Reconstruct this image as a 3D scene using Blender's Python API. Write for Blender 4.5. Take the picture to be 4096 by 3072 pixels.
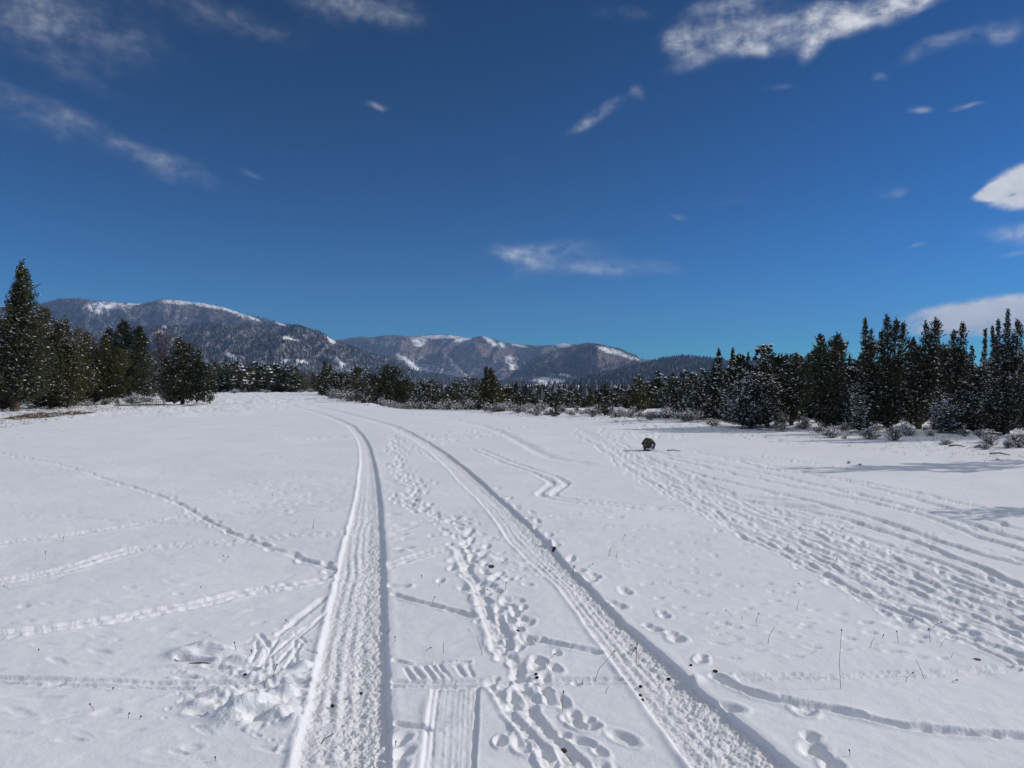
import bpy, math, random
import numpy as np
from mathutils import Vector

for o in list(bpy.data.objects): bpy.data.objects.remove(o)
sc = bpy.context.scene
COL = sc.collection
F = 3100.0; CX = 2048.0; HY = 1536.0; EYE = 1.6          # photograph's focal length / centre / horizon in its own pixels
RNG = np.random.default_rng(7)

# ------------------------------------------------------------------ camera
cam_d = bpy.data.cameras.new('camera'); cam = bpy.data.objects.new('camera', cam_d); COL.objects.link(cam)
cam.location = (0, 0, EYE); cam.rotation_euler = (math.radians(90), 0, 0)
cam_d.sensor_width = 36; cam_d.lens = F / 4096 * 36; cam_d.clip_start = 0.05; cam_d.clip_end = 60000
sc.camera = cam
# ------------------------------------------------------------------ sun and sky
SUN_EL = 27.0; SUN_FWD = 10.0                             # the sun stands to the right, a little ahead of the camera
sa = math.radians(SUN_FWD); se = math.radians(SUN_EL)
SUN = Vector((math.cos(sa) * math.cos(se), math.sin(sa) * math.cos(se), math.sin(se)))
sd = bpy.data.lights.new('sun', 'SUN'); sd.energy = 3.05; sd.angle = math.radians(0.55); sd.color = (1.0, 0.945, 0.875)
so = bpy.data.objects.new('sun', sd); COL.objects.link(so)
so.rotation_euler = SUN.to_track_quat('Z', 'Y').to_euler(); so.location = (20, 0, 30)
SKY_STRENGTH = 0.1; SKY_TINT = (0.62, 0.86, 1.0); SKY_G = (1.35, 1.54, 1.70); SKY_A = (.160, .290, .223)
sc.view_settings.view_transform = 'Standard'; sc.view_settings.look = 'None'
sc.view_settings.exposure = 0.0; sc.view_settings.gamma = 1.0; sc.view_settings.use_curve_mapping = False

world = bpy.data.worlds.new('World'); sc.world = world; world.use_nodes = True
wt = world.node_tree; wt.nodes.clear()
def N(tree, typ, **kw):
    n = tree.nodes.new(typ)
    for k, v in kw.items():
        if k == 'ins':
            for kk, vv in v.items():
                if isinstance(vv, bpy.types.NodeSocket): tree.links.new(vv, n.inputs[kk])
                else: n.inputs[kk].default_value = vv
        else: setattr(n, k, v)
    return n
def M(tree, op, a, b=0.0, c=None, clamp=False):
    n = tree.nodes.new('ShaderNodeMath'); n.operation = op; n.use_clamp = clamp
    for i, v in enumerate((a, b) if c is None else (a, b, c)):
        if isinstance(v, bpy.types.NodeSocket): tree.links.new(v, n.inputs[i])
        else: n.inputs[i].default_value = v
    return n.outputs[0]
def mixc(tree, fac, a, b, typ='MIX'):
    n = tree.nodes.new('ShaderNodeMix'); n.data_type = 'RGBA'; n.blend_type = typ
    for idx, v in ((0, fac), (6, a), (7, b)):
        if isinstance(v, bpy.types.NodeSocket): tree.links.new(v, n.inputs[idx])
        else: n.inputs[idx].default_value = v if idx == 0 else (*v, 1)[:4]
    return n.outputs[2]

def build_world():
    sky = N(wt, 'ShaderNodeTexSky', sky_type='NISHITA'); sky.sun_disc = False
    sky.sun_elevation = se; sky.sun_rotation = math.radians(90 - SUN_FWD)
    sky.altitude = 2600; sky.air_density = 1.0; sky.dust_density = 0.15; sky.ozone_density = 3.0
    # a deep, contrasty mountain sky: a per-channel curve over the Nishita sky, never brighter than that sky itself
    rgb = N(wt, 'ShaderNodeSeparateColor', ins={0: sky.outputs[0]}).outputs; ch = []
    for i in range(3):
        c_ = M(wt, 'MULTIPLY', rgb[i], SKY_TINT[i]); ch.append(M(wt, 'MINIMUM', c_, M(wt, 'MULTIPLY', M(wt, 'POWER', M(wt, 'MAXIMUM', c_, 0.0), SKY_G[i]), SKY_A[i])))
    skyc = N(wt, 'ShaderNodeCombineColor', ins={0: ch[0], 1: ch[1], 2: ch[2]}).outputs[0]
    # clouds: soft banks set out by azimuth and elevation, broken up with streaky noise
    tc = N(wt, 'ShaderNodeTexCoord'); sx = N(wt, 'ShaderNodeSeparateXYZ', ins={0: tc.outputs['Generated']})
    X, Y, Z = sx.outputs
    az = M(wt, 'ARCTAN2', X, Y); el = M(wt, 'ARCSINE', Z)
    zc = M(wt, 'MAXIMUM', M(wt, 'ADD', Z, 0.12), 0.05)
    pl = N(wt, 'ShaderNodeCombineXYZ', ins={0: M(wt, 'DIVIDE', X, zc), 1: M(wt, 'DIVIDE', Y, zc), 2: 0.0}).outputs[0]
    ae = N(wt, 'ShaderNodeCombineXYZ', ins={0: az, 1: el, 2: 0.0}).outputs[0]
    warp = N(wt, 'ShaderNodeTexNoise', ins={'Vector': ae, 'Scale': 7.0, 'Detail': 3.0, 'Roughness': 0.5})
    w0 = N(wt, 'ShaderNodeVectorMath', operation='SUBTRACT', ins={0: warp.outputs['Color'], 1: (0.5, 0.5, 0.5)})
    w1 = N(wt, 'ShaderNodeVectorMath', operation='MULTIPLY', ins={0: w0.outputs[0], 1: (0.09, 0.045, 0)})
    aw = N(wt, 'ShaderNodeVectorMath', operation='ADD', ins={0: ae, 1: w1.outputs[0]}).outputs[0]
    stretch = N(wt, 'ShaderNodeVectorMath', operation='MULTIPLY', ins={0: aw, 1: (1.0, 1.9, 1)}).outputs[0]
    n1 = N(wt, 'ShaderNodeTexNoise', ins={'Vector': stretch, 'Scale': 20.0, 'Detail': 7.0, 'Roughness': 0.64, 'Distortion': 0.0}).outputs['Fac']
    n2 = N(wt, 'ShaderNodeTexNoise', ins={'Vector': ae, 'Scale': 58.0, 'Detail': 4.0, 'Roughness': 0.55}).outputs['Fac']
    def ang(u, v):
        x = (u - CX) / F; z = (HY - v) / F
        return math.atan(x), math.atan(z / math.sqrt(1 + x * x))
    # (u, v, half length, half height, tilt deg, strength, softness) in the photograph's pixels
    blobs = [(2900, 60, 260, 110, 12, .75), (3060, 130, 330, 95, 8, .80), (3330, 70, 300, 110, 14, .85), (3560, 30, 300, 90, 14, .80), (3300, 150, 240, 60, 16, .6), (3225, 215, 90, 55, 40, .75), (2990, 190, 140, 50, -20, .6), (2730, 150, 110, 70, -12, .62), (2760, 230, 120, 60, 10, .5), (3680, -20, 300, 70, 10, .7), (2500, 40, 240, 40, 0, .3),
             (3750, 190, 190, 55, 20, .62), (3950, 140, 160, 60, 15, .6), (3520, 332, 60, 30, -8, .55), (3700, 448, 75, 20, -5, .8), (3860, 436, 75, 16, 6, .62),
             (2390, 450, 190, 48, 24, .68), (2570, 355, 60, 45, -25, .45), (1550, 412, 75, 22, -5, .55),
             (1450, 20, 330, 110, -3, .62), (900, 60, 460, 110, -3, .36), (350, 110, 520, 190, -8, .38), (60, 60, 250, 160, 0, .40), (250, 280, 420, 100, -12, .27),
             (100, 440, 420, 130, -18, .36), (500, 560, 400, 60, -17, .34), (730, 690, 320, 85, -14, .42), (1050, 700, 110, 22, -25, .36),
             (4160, 728, 230, 96, 10, 3.4), (4010, 752, 130, 34, 16, 2.6), (4100, 950, 260, 60, -6, .92), (3570, 775, 110, 30, -3, .58), (3690, 992, 70, 12, 8, .6), (4060, 1030, 110, 20, 8, .5),
             (4000, 1262, 460, 80, 4, 2.6), (2170, 1005, 300, 60, 6, .58), (2430, 1085, 360, 45, -2, .62), (2080, 1070, 160, 80, -25, .45), (2300, 1040, 300, 50, 0, .3), (2700, 868, 70, 22, -8, .45),
             (1350, 1180, 350, 5, 1, .30), (2960, 800, 150, 20, 0, .28), (3090, 360, 90, 22, 0, .38),
             (3600, 1396, 900, 3.2, 1.5, .62),
             # beyond the frame the same thin banks go on
             (5600, 500, 900, 160, 10, .8), (-1400, 300, 900, 150, -10, .5), (4900, 1000, 500, 90, 0, .9)]
    tot = None
    for (u, v, hw, hh, rot, st) in blobs:
        a, e = ang(u, v); a2, _ = ang(u + hw * 0.3, v); _, e2 = ang(u, v - hh * 0.3)
        mp = N(wt, 'ShaderNodeMapping', vector_type='TEXTURE', ins={'Vector': (ae if hh < 6 or st > 2 else aw)})
        mp.inputs['Location'].default_value = (a, e, 0); mp.inputs['Rotation'].default_value = (0, 0, math.radians(rot))
        mp.inputs['Scale'].default_value = (abs(a2 - a) / .3, abs(e2 - e) / .3, 1)
        ln = N(wt, 'ShaderNodeVectorMath', operation='LENGTH', ins={0: mp.outputs[0]}).outputs['Value']
        b = N(wt, 'ShaderNodeMapRange', interpolation_type='SMOOTHSTEP', ins={0: ln, 1: 1.25, 2: 0.0 if st < 1.5 else 0.45, 3: 0.0, 4: st}).outputs[0]
        tot = b if tot is None else M(wt, 'ADD', tot, b)
    # gentle wisps for the rest of the sky
    pln = N(wt, 'ShaderNodeTexNoise', ins={'Vector': pl, 'Scale': 0.55, 'Detail': 4.0, 'Roughness': 0.6}).outputs['Fac']
    wisp = N(wt, 'ShaderNodeMapRange', interpolation_type='SMOOTHSTEP', ins={0: pln, 1: 0.62, 2: 0.85, 3: 0.0, 4: 0.25}).outputs[0]
    tot = M(wt, 'ADD', tot, wisp)
    # the broken sheet carries on overhead; unseen part added dense and white to brighten shadows
    up = N(wt, 'ShaderNodeMapRange', interpolation_type='SMOOTHSTEP', ins={0: el, 1: math.radians(28), 2: math.radians(44), 3: 0.0, 4: 1.0}).outputs[0]
    sheet = N(wt, 'ShaderNodeTexNoise', ins={'Vector': pl, 'Scale': 1.4, 'Detail': 5.0, 'Roughness': 0.6}).outputs['Fac']
    tot = M(wt, 'ADD', tot, M(wt, 'MULTIPLY', up, N(wt, 'ShaderNodeMapRange', interpolation_type='SMOOTHSTEP', ins={0: sheet, 1: 0.32, 2: 0.55, 3: 0.5, 4: 1.5}).outputs[0]))
    nn = M(wt, 'ADD', M(wt, 'MULTIPLY', n1, 0.68), M(wt, 'MULTIPLY', n2, 0.32))
    k = M(wt, 'SUBTRACT', nn, 0.5)
    dens = M(wt, 'MULTIPLY', tot, M(wt, 'MULTIPLY_ADD', k, 2.5, 0.60, clamp=False))
    dens = N(wt, 'ShaderNodeMapRange', interpolation_type='SMOOTHSTEP', ins={0: dens, 1: 0.03, 2: 1.25, 3: 0.0, 4: 0.90}).outputs[0]
    shade = N(wt, 'ShaderNodeMapRange', ins={0: nn, 1: 0.35, 2: 0.65, 3: 0.78, 4: 1.0}).outputs[0]
    ccol = mixc(wt, 1.0, (8.2, 8.4, 8.8), N(wt, 'ShaderNodeCombineColor', ins={0: shade, 1: shade, 2: shade}).outputs[0], 'MULTIPLY')
    final = mixc(wt, dens, skyc, ccol)
    bg = N(wt, 'ShaderNodeBackground', ins={0: final, 1: SKY_STRENGTH})
    out = N(wt, 'ShaderNodeOutputWorld', ins={0: bg.outputs[0]})
build_world()

# ------------------------------------------------------------------ helpers
def tag(o, label=None, cat=None, group=None, kind=None):
    if label: o['label'] = label
    if cat: o['category'] = cat
    if group: o['group'] = group
    if kind: o['kind'] = kind
    return o
def link(o, parent=None):
    COL.objects.link(o)
    if parent is not None: o.parent = parent
    return o
def empty(name, loc=(0, 0, 0)):
    o = bpy.data.objects.new(name, None); o.empty_display_size = .2; o.location = loc; return link(o)
def mesh_np(name, V, Fc, mat, smooth=False, attrs=None):
    """V (n,3), Fc (m,k) -> mesh, float attributes per vertex"""
    V = np.asarray(V, np.float32); Fc = np.asarray(Fc, np.int32); k = Fc.shape[1]
    me = bpy.data.meshes.new(name)
    me.vertices.add(len(V)); me.vertices.foreach_set('co', V.ravel())
    me.loops.add(Fc.size); me.loops.foreach_set('vertex_index', Fc.ravel())
    me.polygons.add(len(Fc)); me.polygons.foreach_set('loop_start', np.arange(0, Fc.size, k, dtype=np.int32))
    me.update(calc_edges=True)
    me.polygons.foreach_set('use_smooth', np.full(len(Fc), smooth))
    for an, av in (attrs or {}).items():
        a = me.attributes.new(an, 'FLOAT', 'POINT'); a.data.foreach_set('value', np.asarray(av, np.float32).ravel())
    me.materials.append(mat); me.update()
    return me
def obj(name, me, parent=None):
    return link(bpy.data.objects.new(name, me), parent)

_tab = np.random.default_rng(99).random((512, 512)).astype(np.float32)
def vnoise(x, y, seed=0):
    x = x + seed * 17.37; y = y + seed * 9.71
    xi = np.floor(x).astype(np.int64); yi = np.floor(y).astype(np.int64)
    fx = (x - xi).astype(np.float32); fy = (y - yi).astype(np.float32)
    fx = fx * fx * (3 - 2 * fx); fy = fy * fy * (3 - 2 * fy)
    x0 = xi & 511; x1 = (xi + 1) & 511; y0 = yi & 511; y1 = (yi + 1) & 511
    a = _tab[x0, y0]; b = _tab[x1, y0]; c = _tab[x0, y1]; d = _tab[x1, y1]
    return (a + (b - a) * fx) * (1 - fy) + (c + (d - c) * fx) * fy
def fbm(x, y, octv=4, seed=0, gain=.5):
    s = 0; a = 1; t = 0
    for i in range(octv):
        s = s + a * (vnoise(x * 2 ** i, y * 2 ** i, seed + i) - .5); t += a; a *= gain
    return s / t * 2
def sstep(a, b, x):
    t = np.clip((x - a) / (b - a), 0, 1); return t * t * (3 - 2 * t)
def ground_px(u, v):
    Y = EYE * F / (v - HY); return (u - CX) / F * Y, Y
def G(p): return ground_px(p[0], p[1])
S = 4096 / 2212.0
def P(*pts): return [(a * S, b * S) for a, b in pts]

# ------------------------------------------------------------------ materials
def mat(name):
    m = bpy.data.materials.new(name); m.use_nodes = True; t = m.node_tree; t.nodes.clear()
    out = N(t, 'ShaderNodeOutputMaterial'); b = N(t, 'ShaderNodeBsdfPrincipled'); t.links.new(b.outputs[0], out.inputs[0])
    return m, t, b
def pos(t): return N(t, 'ShaderNodeNewGeometry').outputs['Position']
def noise(t, vec, scale, detail=3, rough=.55): return N(t, 'ShaderNodeTexNoise', ins={'Vector': vec, 'Scale': scale, 'Detail': detail, 'Roughness': rough}).outputs['Fac']
def attr(t, name): return N(t, 'ShaderNodeAttribute', attribute_name=name).outputs['Fac']
def ramp(t, v, a, b, lo=0., hi=1.): return N(t, 'ShaderNodeMapRange', interpolation_type='SMOOTHSTEP', ins={0: v, 1: a, 2: b, 3: lo, 4: hi}).outputs[0]

def snow_ground_mat():
    m, t, b = mat('snow_ground'); p = pos(t)
    n = noise(t, p, 0.6, 4); n2 = noise(t, p, 9, 3)
    c = mixc(t, ramp(t, n, .35, .7), (.815, .818, .835), (.855, .858, .875))
    so_ = attr(t, 'soil'); br = noise(t, p, 14, 4, .7)
    sf = ramp(t, M(t, 'ADD', so_, M(t, 'MULTIPLY', M(t, 'SUBTRACT', br, .5), .9)), .42, .58)
    dirt = mixc(t, noise(t, p, 30, 3), (.055, .032, .018), (.16, .095, .05))
    c = mixc(t, sf, c, dirt)
    t.links.new(c, b.inputs['Base Color']); b.inputs['Roughness'].default_value = .62
    b.inputs['Specular IOR Level'].default_value = .25
    ch = attr(t, 'churn')
    f1 = noise(t, p, 55, 4, .65); f2 = noise(t, p, 170, 2, .6)
    bp = N(t, 'ShaderNodeBump', ins={'Height': M(t, 'ADD', f1, M(t, 'MULTIPLY', f2, .35)), 'Distance': .012, 'Strength': M(t, 'MULTIPLY_ADD', ch, .55, .26)})
    t.links.new(bp.outputs[0], b.inputs['Normal']); return m
def simple(name, c1, c2, scale=6, rough=.8, use_tint=False, spec=.2):
    m, t, b = mat(name)
    oi = N(t, 'ShaderNodeObjectInfo').outputs['Random']
    fac = attr(t, 'tint') if use_tint else noise(t, pos(t), scale, 3)
    c = mixc(t, fac, c1, c2)
    if use_tint:
        k = M(t, 'MULTIPLY_ADD', oi, .5, .75)
        c = mixc(t, 1.0, c, N(t, 'ShaderNodeCombineColor', ins={0: k, 1: k, 2: k}).outputs[0], 'MULTIPLY')
    t.links.new(c, b.inputs['Base Color']); b.inputs['Roughness'].default_value = rough; b.inputs['Specular IOR Level'].default_value = spec
    return m
M_GROUND = snow_ground_mat()
M_SNOW = simple('snow_load', (.74, .76, .80), (.86, .87, .90), 12, .7)
M_GREEN = simple('foliage_green', (.018, .028, .013), (.088, .095, .044), use_tint=True)
M_OLIVE = simple('foliage_olive', (.040, .042, .014), (.150, .135, .050), use_tint=True)
M_BLUE = simple('foliage_bluegreen', (.020, .028, .020), (.075, .085, .056), use_tint=True)
M_RED = simple('foliage_russet', (.065, .032, .020), (.15, .08, .05), use_tint=True)
M_TAN = simple('bare_twigs', (.10, .075, .05), (.24, .19, .14), use_tint=True)
M_SAGE = simple('sage_twigs', (.045, .036, .026), (.13, .11, .085), use_tint=True)
M_BARK = simple('bark', (.035, .024, .018), (.13, .095, .07), 18)
M_GRASS = simple('dry_grass', (.09, .07, .045), (.26, .21, .14), use_tint=True)
M_STALK = simple('stalk', (.12, .085, .05), (.2, .15, .09), 20)
M_HEAD = simple('seed_head', (.02, .014, .01), (.06, .042, .03), 60)
M_DARK = simple('dark_pellet', (.010, .007, .005), (.03, .02, .015), 60)
M_WOOD = simple('weathered_wood', (.10, .075, .055), (.24, .20, .165), 30)
M_METAL = simple('weathered_poles', (.14, .13, .12), (.28, .26, .24), 10)

# ------------------------------------------------------------------ snow field: one height field carrying every rut, print and drift
tcols = np.concatenate([-np.geomspace(9, 1.0, 24, endpoint=False), np.linspace(-1.0, -.70, 50, endpoint=False), np.linspace(-.70, .70, 1040, endpoint=False), np.linspace(.70, 1.0, 50, endpoint=False), np.geomspace(1.0, 9, 25)])
vrows = np.concatenate([np.linspace(4300, 3120, 50, endpoint=False), np.linspace(3120, 1800, 430, endpoint=False), np.linspace(1800, 1560, 90, endpoint=False), np.linspace(1560, 1543, 9)])
yrows = EYE * F / (vrows - HY)
NR, NC = len(yrows), len(tcols)
GX = (tcols[None, :] * yrows[:, None]).astype(np.float32); GY = np.repeat(yrows[:, None], NC, 1).astype(np.float32)
GT = np.repeat(tcols[None, :], NR, 0)
def dip(x, y):
    t = x / np.maximum(y, 1)
    a = sstep(-.20, -.10, t) * sstep(46, 85, y); b = sstep(150, 230, y)
    return -2.1 * np.maximum(a, b)
def base_h(x, y):
    h = dip(x, y) + .035 * fbm(x * .23, y * .23, 3, 3) * sstep(2, 8, y) + .012 * fbm(x * .9, y * .9, 2, 5)
    # rise of the brushy verge under the trees on the right, hummocks among the shrubs
    u = CX + F * x / np.maximum(y, 1)
    edge = np.interp(u, [0, 900, 2300, 2600, 3000, 3500, 4096, 5200], [62, 60, 35, 31, 27.5, 23.5, 19.5, 15])
    v = sstep(-3.5, 3, y - edge)
    left = sstep(35, 38.5, y) * sstep(-12, -19, x)
    v = np.maximum(v * sstep(-.08, 0.02, x / np.maximum(y, 1)), left)
    return h + v * (.10 + .10 * fbm(x * .9, y * .9, 3, 8) + .05 * fbm(x * 3, y * 3, 3, 9))
Hb = base_h(GX, GY).astype(np.float32)
D = np.zeros_like(Hb); B = np.zeros_like(Hb); CH = np.zeros_like(Hb); SOIL = np.zeros_like(Hb)
def block(x0, x1, y0, y1):
    r0 = int(np.searchsorted(yrows, y0)); r1 = int(np.searchsorted(yrows, y1))
    r0 = max(0, r0 - 1); r1 = min(NR, r1 + 1)
    if r1 <= r0: return None
    ya, yb = max(y0, .5), max(y1, .5)
    ts = [x0 / ya, x0 / yb, x1 / ya, x1 / yb]
    c0 = max(0, np.searchsorted(tcols, min(ts)) - 1); c1 = min(NC, np.searchsorted(tcols, max(ts)) + 1)
    if c1 <= c0: return None
    return slice(r0, r1), slice(c0, c1)
def catmull(pts, step):
    p = np.array(pts, float)
    if len(p) > 2:
        q = [p[0]]
        for i in range(len(p) - 1):
            p0 = p[max(i - 1, 0)]; p1 = p[i]; p2 = p[i + 1]; p3 = p[min(i + 2, len(p) - 1)]
            for s in np.linspace(0, 1, 9)[1:]:
                q.append(.5 * ((2 * p1) + (-p0 + p2) * s + (2 * p0 - 5 * p1 + 4 * p2 - p3) * s * s + (-p0 + 3 * p1 - 3 * p2 + p3) * s ** 3))
        p = np.array(q)
    L = np.concatenate([[0], np.cumsum(np.hypot(*np.diff(p, axis=0).T))])
    n = max(2, int(L[-1] / step)); s = np.linspace(0, L[-1], n)
    return np.stack([np.interp(s, L, p[:, 0]), np.interp(s, L, p[:, 1])], 1), s
def smooth_px(pts):
    q, _ = catmull(pts, 1e9) if len(pts) < 3 else (None, None)
    return pts
def path(pts_px): # smooth in pixels, then lay on the ground
    p = np.array(pts_px, float)
    for e_, f_ in ((0, 1), (-1, -2)):      # a line that leaves the picture goes on beyond it
        if p[e_][0] < -20 or p[e_][0] > 4060:
            d_ = (p[e_] - p[f_]) / np.linalg.norm(p[e_] - p[f_]) * 620; x_ = (p[e_] + d_)[None]
            p = np.concatenate([x_, p]) if e_ == 0 else np.concatenate([p, x_])
    if len(p) > 2:
        q, _ = catmull(p, 8.0)
    else: q = np.linspace(p[0], p[1], 30)
    x, y = ground_px(q[:, 0], q[:, 1]); return np.stack([x, y], 1)
_gs = [0]
def groove(W, w=.05, depth=.03, berm=.008, off=0.0, wob=.01, flat=.5, broken=0.0, churn=.5, berm_side=0):
    """a trodden or dragged line along the world path W; off = sideways shift in metres"""
    _gs[0] += 1; sd_ = _gs[0]
    pts, s = catmull(W, .09) if len(W) > 2 else (np.array(W, float), np.array([0, 1.]))
    d = np.gradient(pts, axis=0); n = np.stack([-d[:, 1], d[:, 0]], 1); n /= np.linalg.norm(n, axis=1)[:, None] + 1e-9
    o = off + wob * fbm(s * 1.7, s * 0 + sd_ * 3.1, 3, 4)
    pts = pts + n * o[:, None]
    mx = w * 2.4
    for i in range(len(pts) - 1):
        a, b = pts[i], pts[i + 1]
        bl = block(min(a[0], b[0]) - mx, max(a[0], b[0]) + mx, min(a[1], b[1]) - mx, max(a[1], b[1]) + mx)
        if bl is None: continue
        X = GX[bl]; Y = GY[bl]; ab = b - a; l2 = ab @ ab + 1e-9
        tt = np.clip(((X - a[0]) * ab[0] + (Y - a[1]) * ab[1]) / l2, 0, 1)
        dx = X - a[0] - tt * ab[0]; dy = Y - a[1] - tt * ab[1]; dist = np.hypot(dx, dy)
        side = np.sign(dx * n[i, 0] + dy * n[i, 1])
        arc = s[i] + tt * (s[i + 1] - s[i])
        ww = w * (1 + .35 * fbm(arc * 6 + side * 31, arc * 0 + sd_, 2, 6))
        pr = 1 - sstep(flat, 1.0, dist / ww)
        m = 1.0
        if broken: m = 1 - broken * sstep(-.15, .35, fbm(arc * 3.3, arc * 0 + sd_ * 1.7, 2, 2))
        dd = depth * pr * m * (1 + .3 * fbm(X * 14, Y * 14, 2, 7))
        D[bl] = np.maximum(D[bl], dd)
        bb = berm * np.exp(-((dist - ww * 1.35) / (w * .45)) ** 2) * (1 + 1.1 * fbm(X * 11, Y * 11, 3, 12))
        if berm_side: bb = bb * (side * berm_side > 0)
        B[bl] = np.maximum(B[bl], bb * m)
        CH[bl] = np.maximum(CH[bl], churn * (dist < ww * 1.5))
def dent(x, y, a, b, ang, depth, berm=.006, sharp=.45, churn=.3):
    R = max(a, b) * 1.7
    bl = block(x - R, x + R, y - R, y + R)
    if bl is None: return
    X = GX[bl] - x; Y = GY[bl] - y; c, s_ = math.cos(ang), math.sin(ang)
    p = X * c + Y * s_; q = -X * s_ + Y * c
    nz = 1 + .22 * fbm(GX[bl] * 9 + x, GY[bl] * 9 + y, 3, 14)
    d = np.hypot(p / a, q / b) * nz
    D[bl] = np.maximum(D[bl], depth * (1 - sstep(sharp, 1.0, d)))
    B[bl] = np.maximum(B[bl], berm * np.exp(-((d - 1.25) / .22) ** 2))
    CH[bl] = np.maximum(CH[bl], churn * (d < 1.4))
def mound(x, y, a, b, ang, h, churn=.8, pw=1.0):
    R = max(a, b) * 2
    bl = block(x - R, x + R, y - R, y + R)
    if bl is None: return
    X = GX[bl] - x; Y = GY[bl] - y; c, s_ = math.cos(ang), math.sin(ang)
    p = X * c + Y * s_; q = -X * s_ + Y * c
    d = np.hypot(p / a, q / b) * (1 + .35 * fbm(GX[bl] * 8, GY[bl] * 8, 3, 15))
    B[bl] += 1.6 * h * np.exp(-(d ** 2) * 1.2) * pw
    CH[bl] = np.maximum(CH[bl], churn * np.exp(-d ** 2))
def soil(u, v, ru, rv, k=1.0):
    x, y = ground_px(u, v); ya = ground_px(u, v - rv)[1]; yb = ground_px(u, v + rv)[1]
    rx = ru / F * y; ry = (ya - yb) / 2
    bl = block(x - rx * 1.6, x + rx * 1.6, y - ry * 1.6, y + ry * 1.6)
    if bl is None: return
    d = np.hypot((GX[bl] - x) / rx, (GY[bl] - y) / ry)
    SOIL[bl] = np.maximum(SOIL[bl], k * (1 - sstep(.45, 1.3, d)))
def prints(W, stride=.42, a=.13, b=.06, depth=.04, lat=.07, jit=.03, seed=1, skip=0.0, berm=.008, along=True):
    r = np.random.default_rng(seed)
    pts, s = catmull(W, stride)
    d = np.gradient(pts, axis=0)
    for i, (p, t_) in enumerate(zip(pts, d)):
        if r.random() < skip: continue
        t_ = t_ / (np.linalg.norm(t_) + 1e-9); n = np.array([-t_[1], t_[0]])
        c = p + n * (lat * (1 if i % 2 else -1) + r.normal() * jit) + t_ * r.normal() * jit
        an = math.atan2(t_[1], t_[0]) + r.normal() * .25 if along else r.uniform(0, 3.14)
        k = r.uniform(.75, 1.2)
        dp = depth * r.uniform(.6, 1.15); bm_ = berm * r.uniform(.4, 1.5); sh = r.uniform(.35, .6)
        if a >= .10:      # sole and heel
            ca, sn_ = math.cos(an), math.sin(an)
            dent(c[0] + ca * a * .30 * k, c[1] + sn_ * a * .30 * k, a * k * .60, b * k * .95, an + r.normal() * .1, dp, bm_, sh)
            dent(c[0] - ca * a * .50 * k, c[1] - sn_ * a * .50 * k, a * k * .36, b * k * .74, an, dp * r.uniform(.7, 1.1), bm_, sh)
            if r.random() < .4: dent(c[0] - ca * a * 1.0 * k, c[1] - sn_ * a * 1.0 * k, a * k * .5, b * k * .35, an, dp * .4, 0, .1)
        else: dent(c[0], c[1], a * k * .86, b * k * .88, an, dp, bm_, sh)

# --- two wheel ruts (edges read row by row)
def rut(rows, depth, berm, seed):
    v = np.array([r[0] for r in rows]) * S; l = np.array([r[1] for r in rows]) * S; rr = np.array([r[2] for r in rows]) * S
    o = np.argsort(v); v, l, rr = v[o], l[o], rr[o]
    vv = HY + EYE * F / GY[:, 0]
    L = np.interp(vv, v, l); Rr = np.interp(vv, v, rr)
    slope_l = (l[-1] - l[-2]) / (v[-1] - v[-2]); slope_r = (rr[-1] - rr[-2]) / (v[-1] - v[-2])
    ex = vv > v[-1]; L[ex] = l[-1] + (vv[ex] - v[-1]) * slope_l; Rr[ex] = rr[-1] + (vv[ex] - v[-1]) * slope_r
    on = (vv >= v[0]).astype(float) * sstep(v[0], v[0] + 12, vv)
    xl = (L - CX) / F * GY[:, 0]; xr = (Rr - CX) / F * GY[:, 0]
    k = np.ones(9) / 9
    xl = xl[:, None] + .010 * fbm(GY * 3.1, GY * 0 + seed, 3, seed); xr = xr[:, None] + .008 * fbm(GY * 3.7, GY * 0 + seed + 5, 3, seed + 2) + .007 * fbm(GY * 17, GX * 0 + seed + 9, 3, seed + 3)
    w = xr - xl; sft = (GX - xl) / w
    # perpendicular cell: where the rut runs across the view the walls stay soft
    inside = sstep(-.02, .07, sft) * (1 - sstep(.91, .99, sft))
    near = sstep(16, 7, GY)
    tread = .0045 * np.sin(sft * 38 + 3 * fbm(GX * 3, GY * .8, 2, 22)) * (1 + 1.2 * fbm(GX * 9, GY * 3, 2, 23)) * (1 - sstep(.35, .8, sft)) * sstep(0.02, .2, sft)
    chunk = .012 * fbm(GX * 24, GY * 17, 4, 31 + seed, .7) + .013 * fbm(GX * 62, GY * 48, 3, 37, .7)
    shape = depth * (.80 + .28 * sft) + .006 * np.exp(-((sft - .58) / .12) ** 2)
    dd = (shape - near * (tread * .8 + chunk * .82 * (0.55 + .45 * sstep(.25, .6, sft)))) * inside * on[:, None]
    hit = (inside * on[:, None]) > .02
    D[hit] = np.maximum(D[hit] * .35, dd[hit])
    bl_ = berm * np.exp(-((sft + .03) * w / .022) ** 2) * (1 + .8 * fbm(GX * 10, GY * 6, 3, 41)) + .35 * berm * np.exp(-((sft - 1.06) * w / .03) ** 2)
    B[:] = np.maximum(B, bl_ * on[:, None])
    CH[:] = np.maximum(CH, inside * on[:, None])
LEFT = [(1659, 632, 855), (1560, 652, 851), (1500, 668, 847), (1400, 690, 845), (1300, 712, 840), (1200, 735, 836), (1150, 750, 832), (1100, 762, 828), (1050, 772, 822), (1000, 778, 812), (970, 777, 803), (950, 772, 794), (935, 763, 782), (920, 748, 766), (905, 718, 734), (893, 684, 698), (880, 633, 646), (870, 588, 600), (862, 548, 560), (857, 520, 534)]
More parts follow.
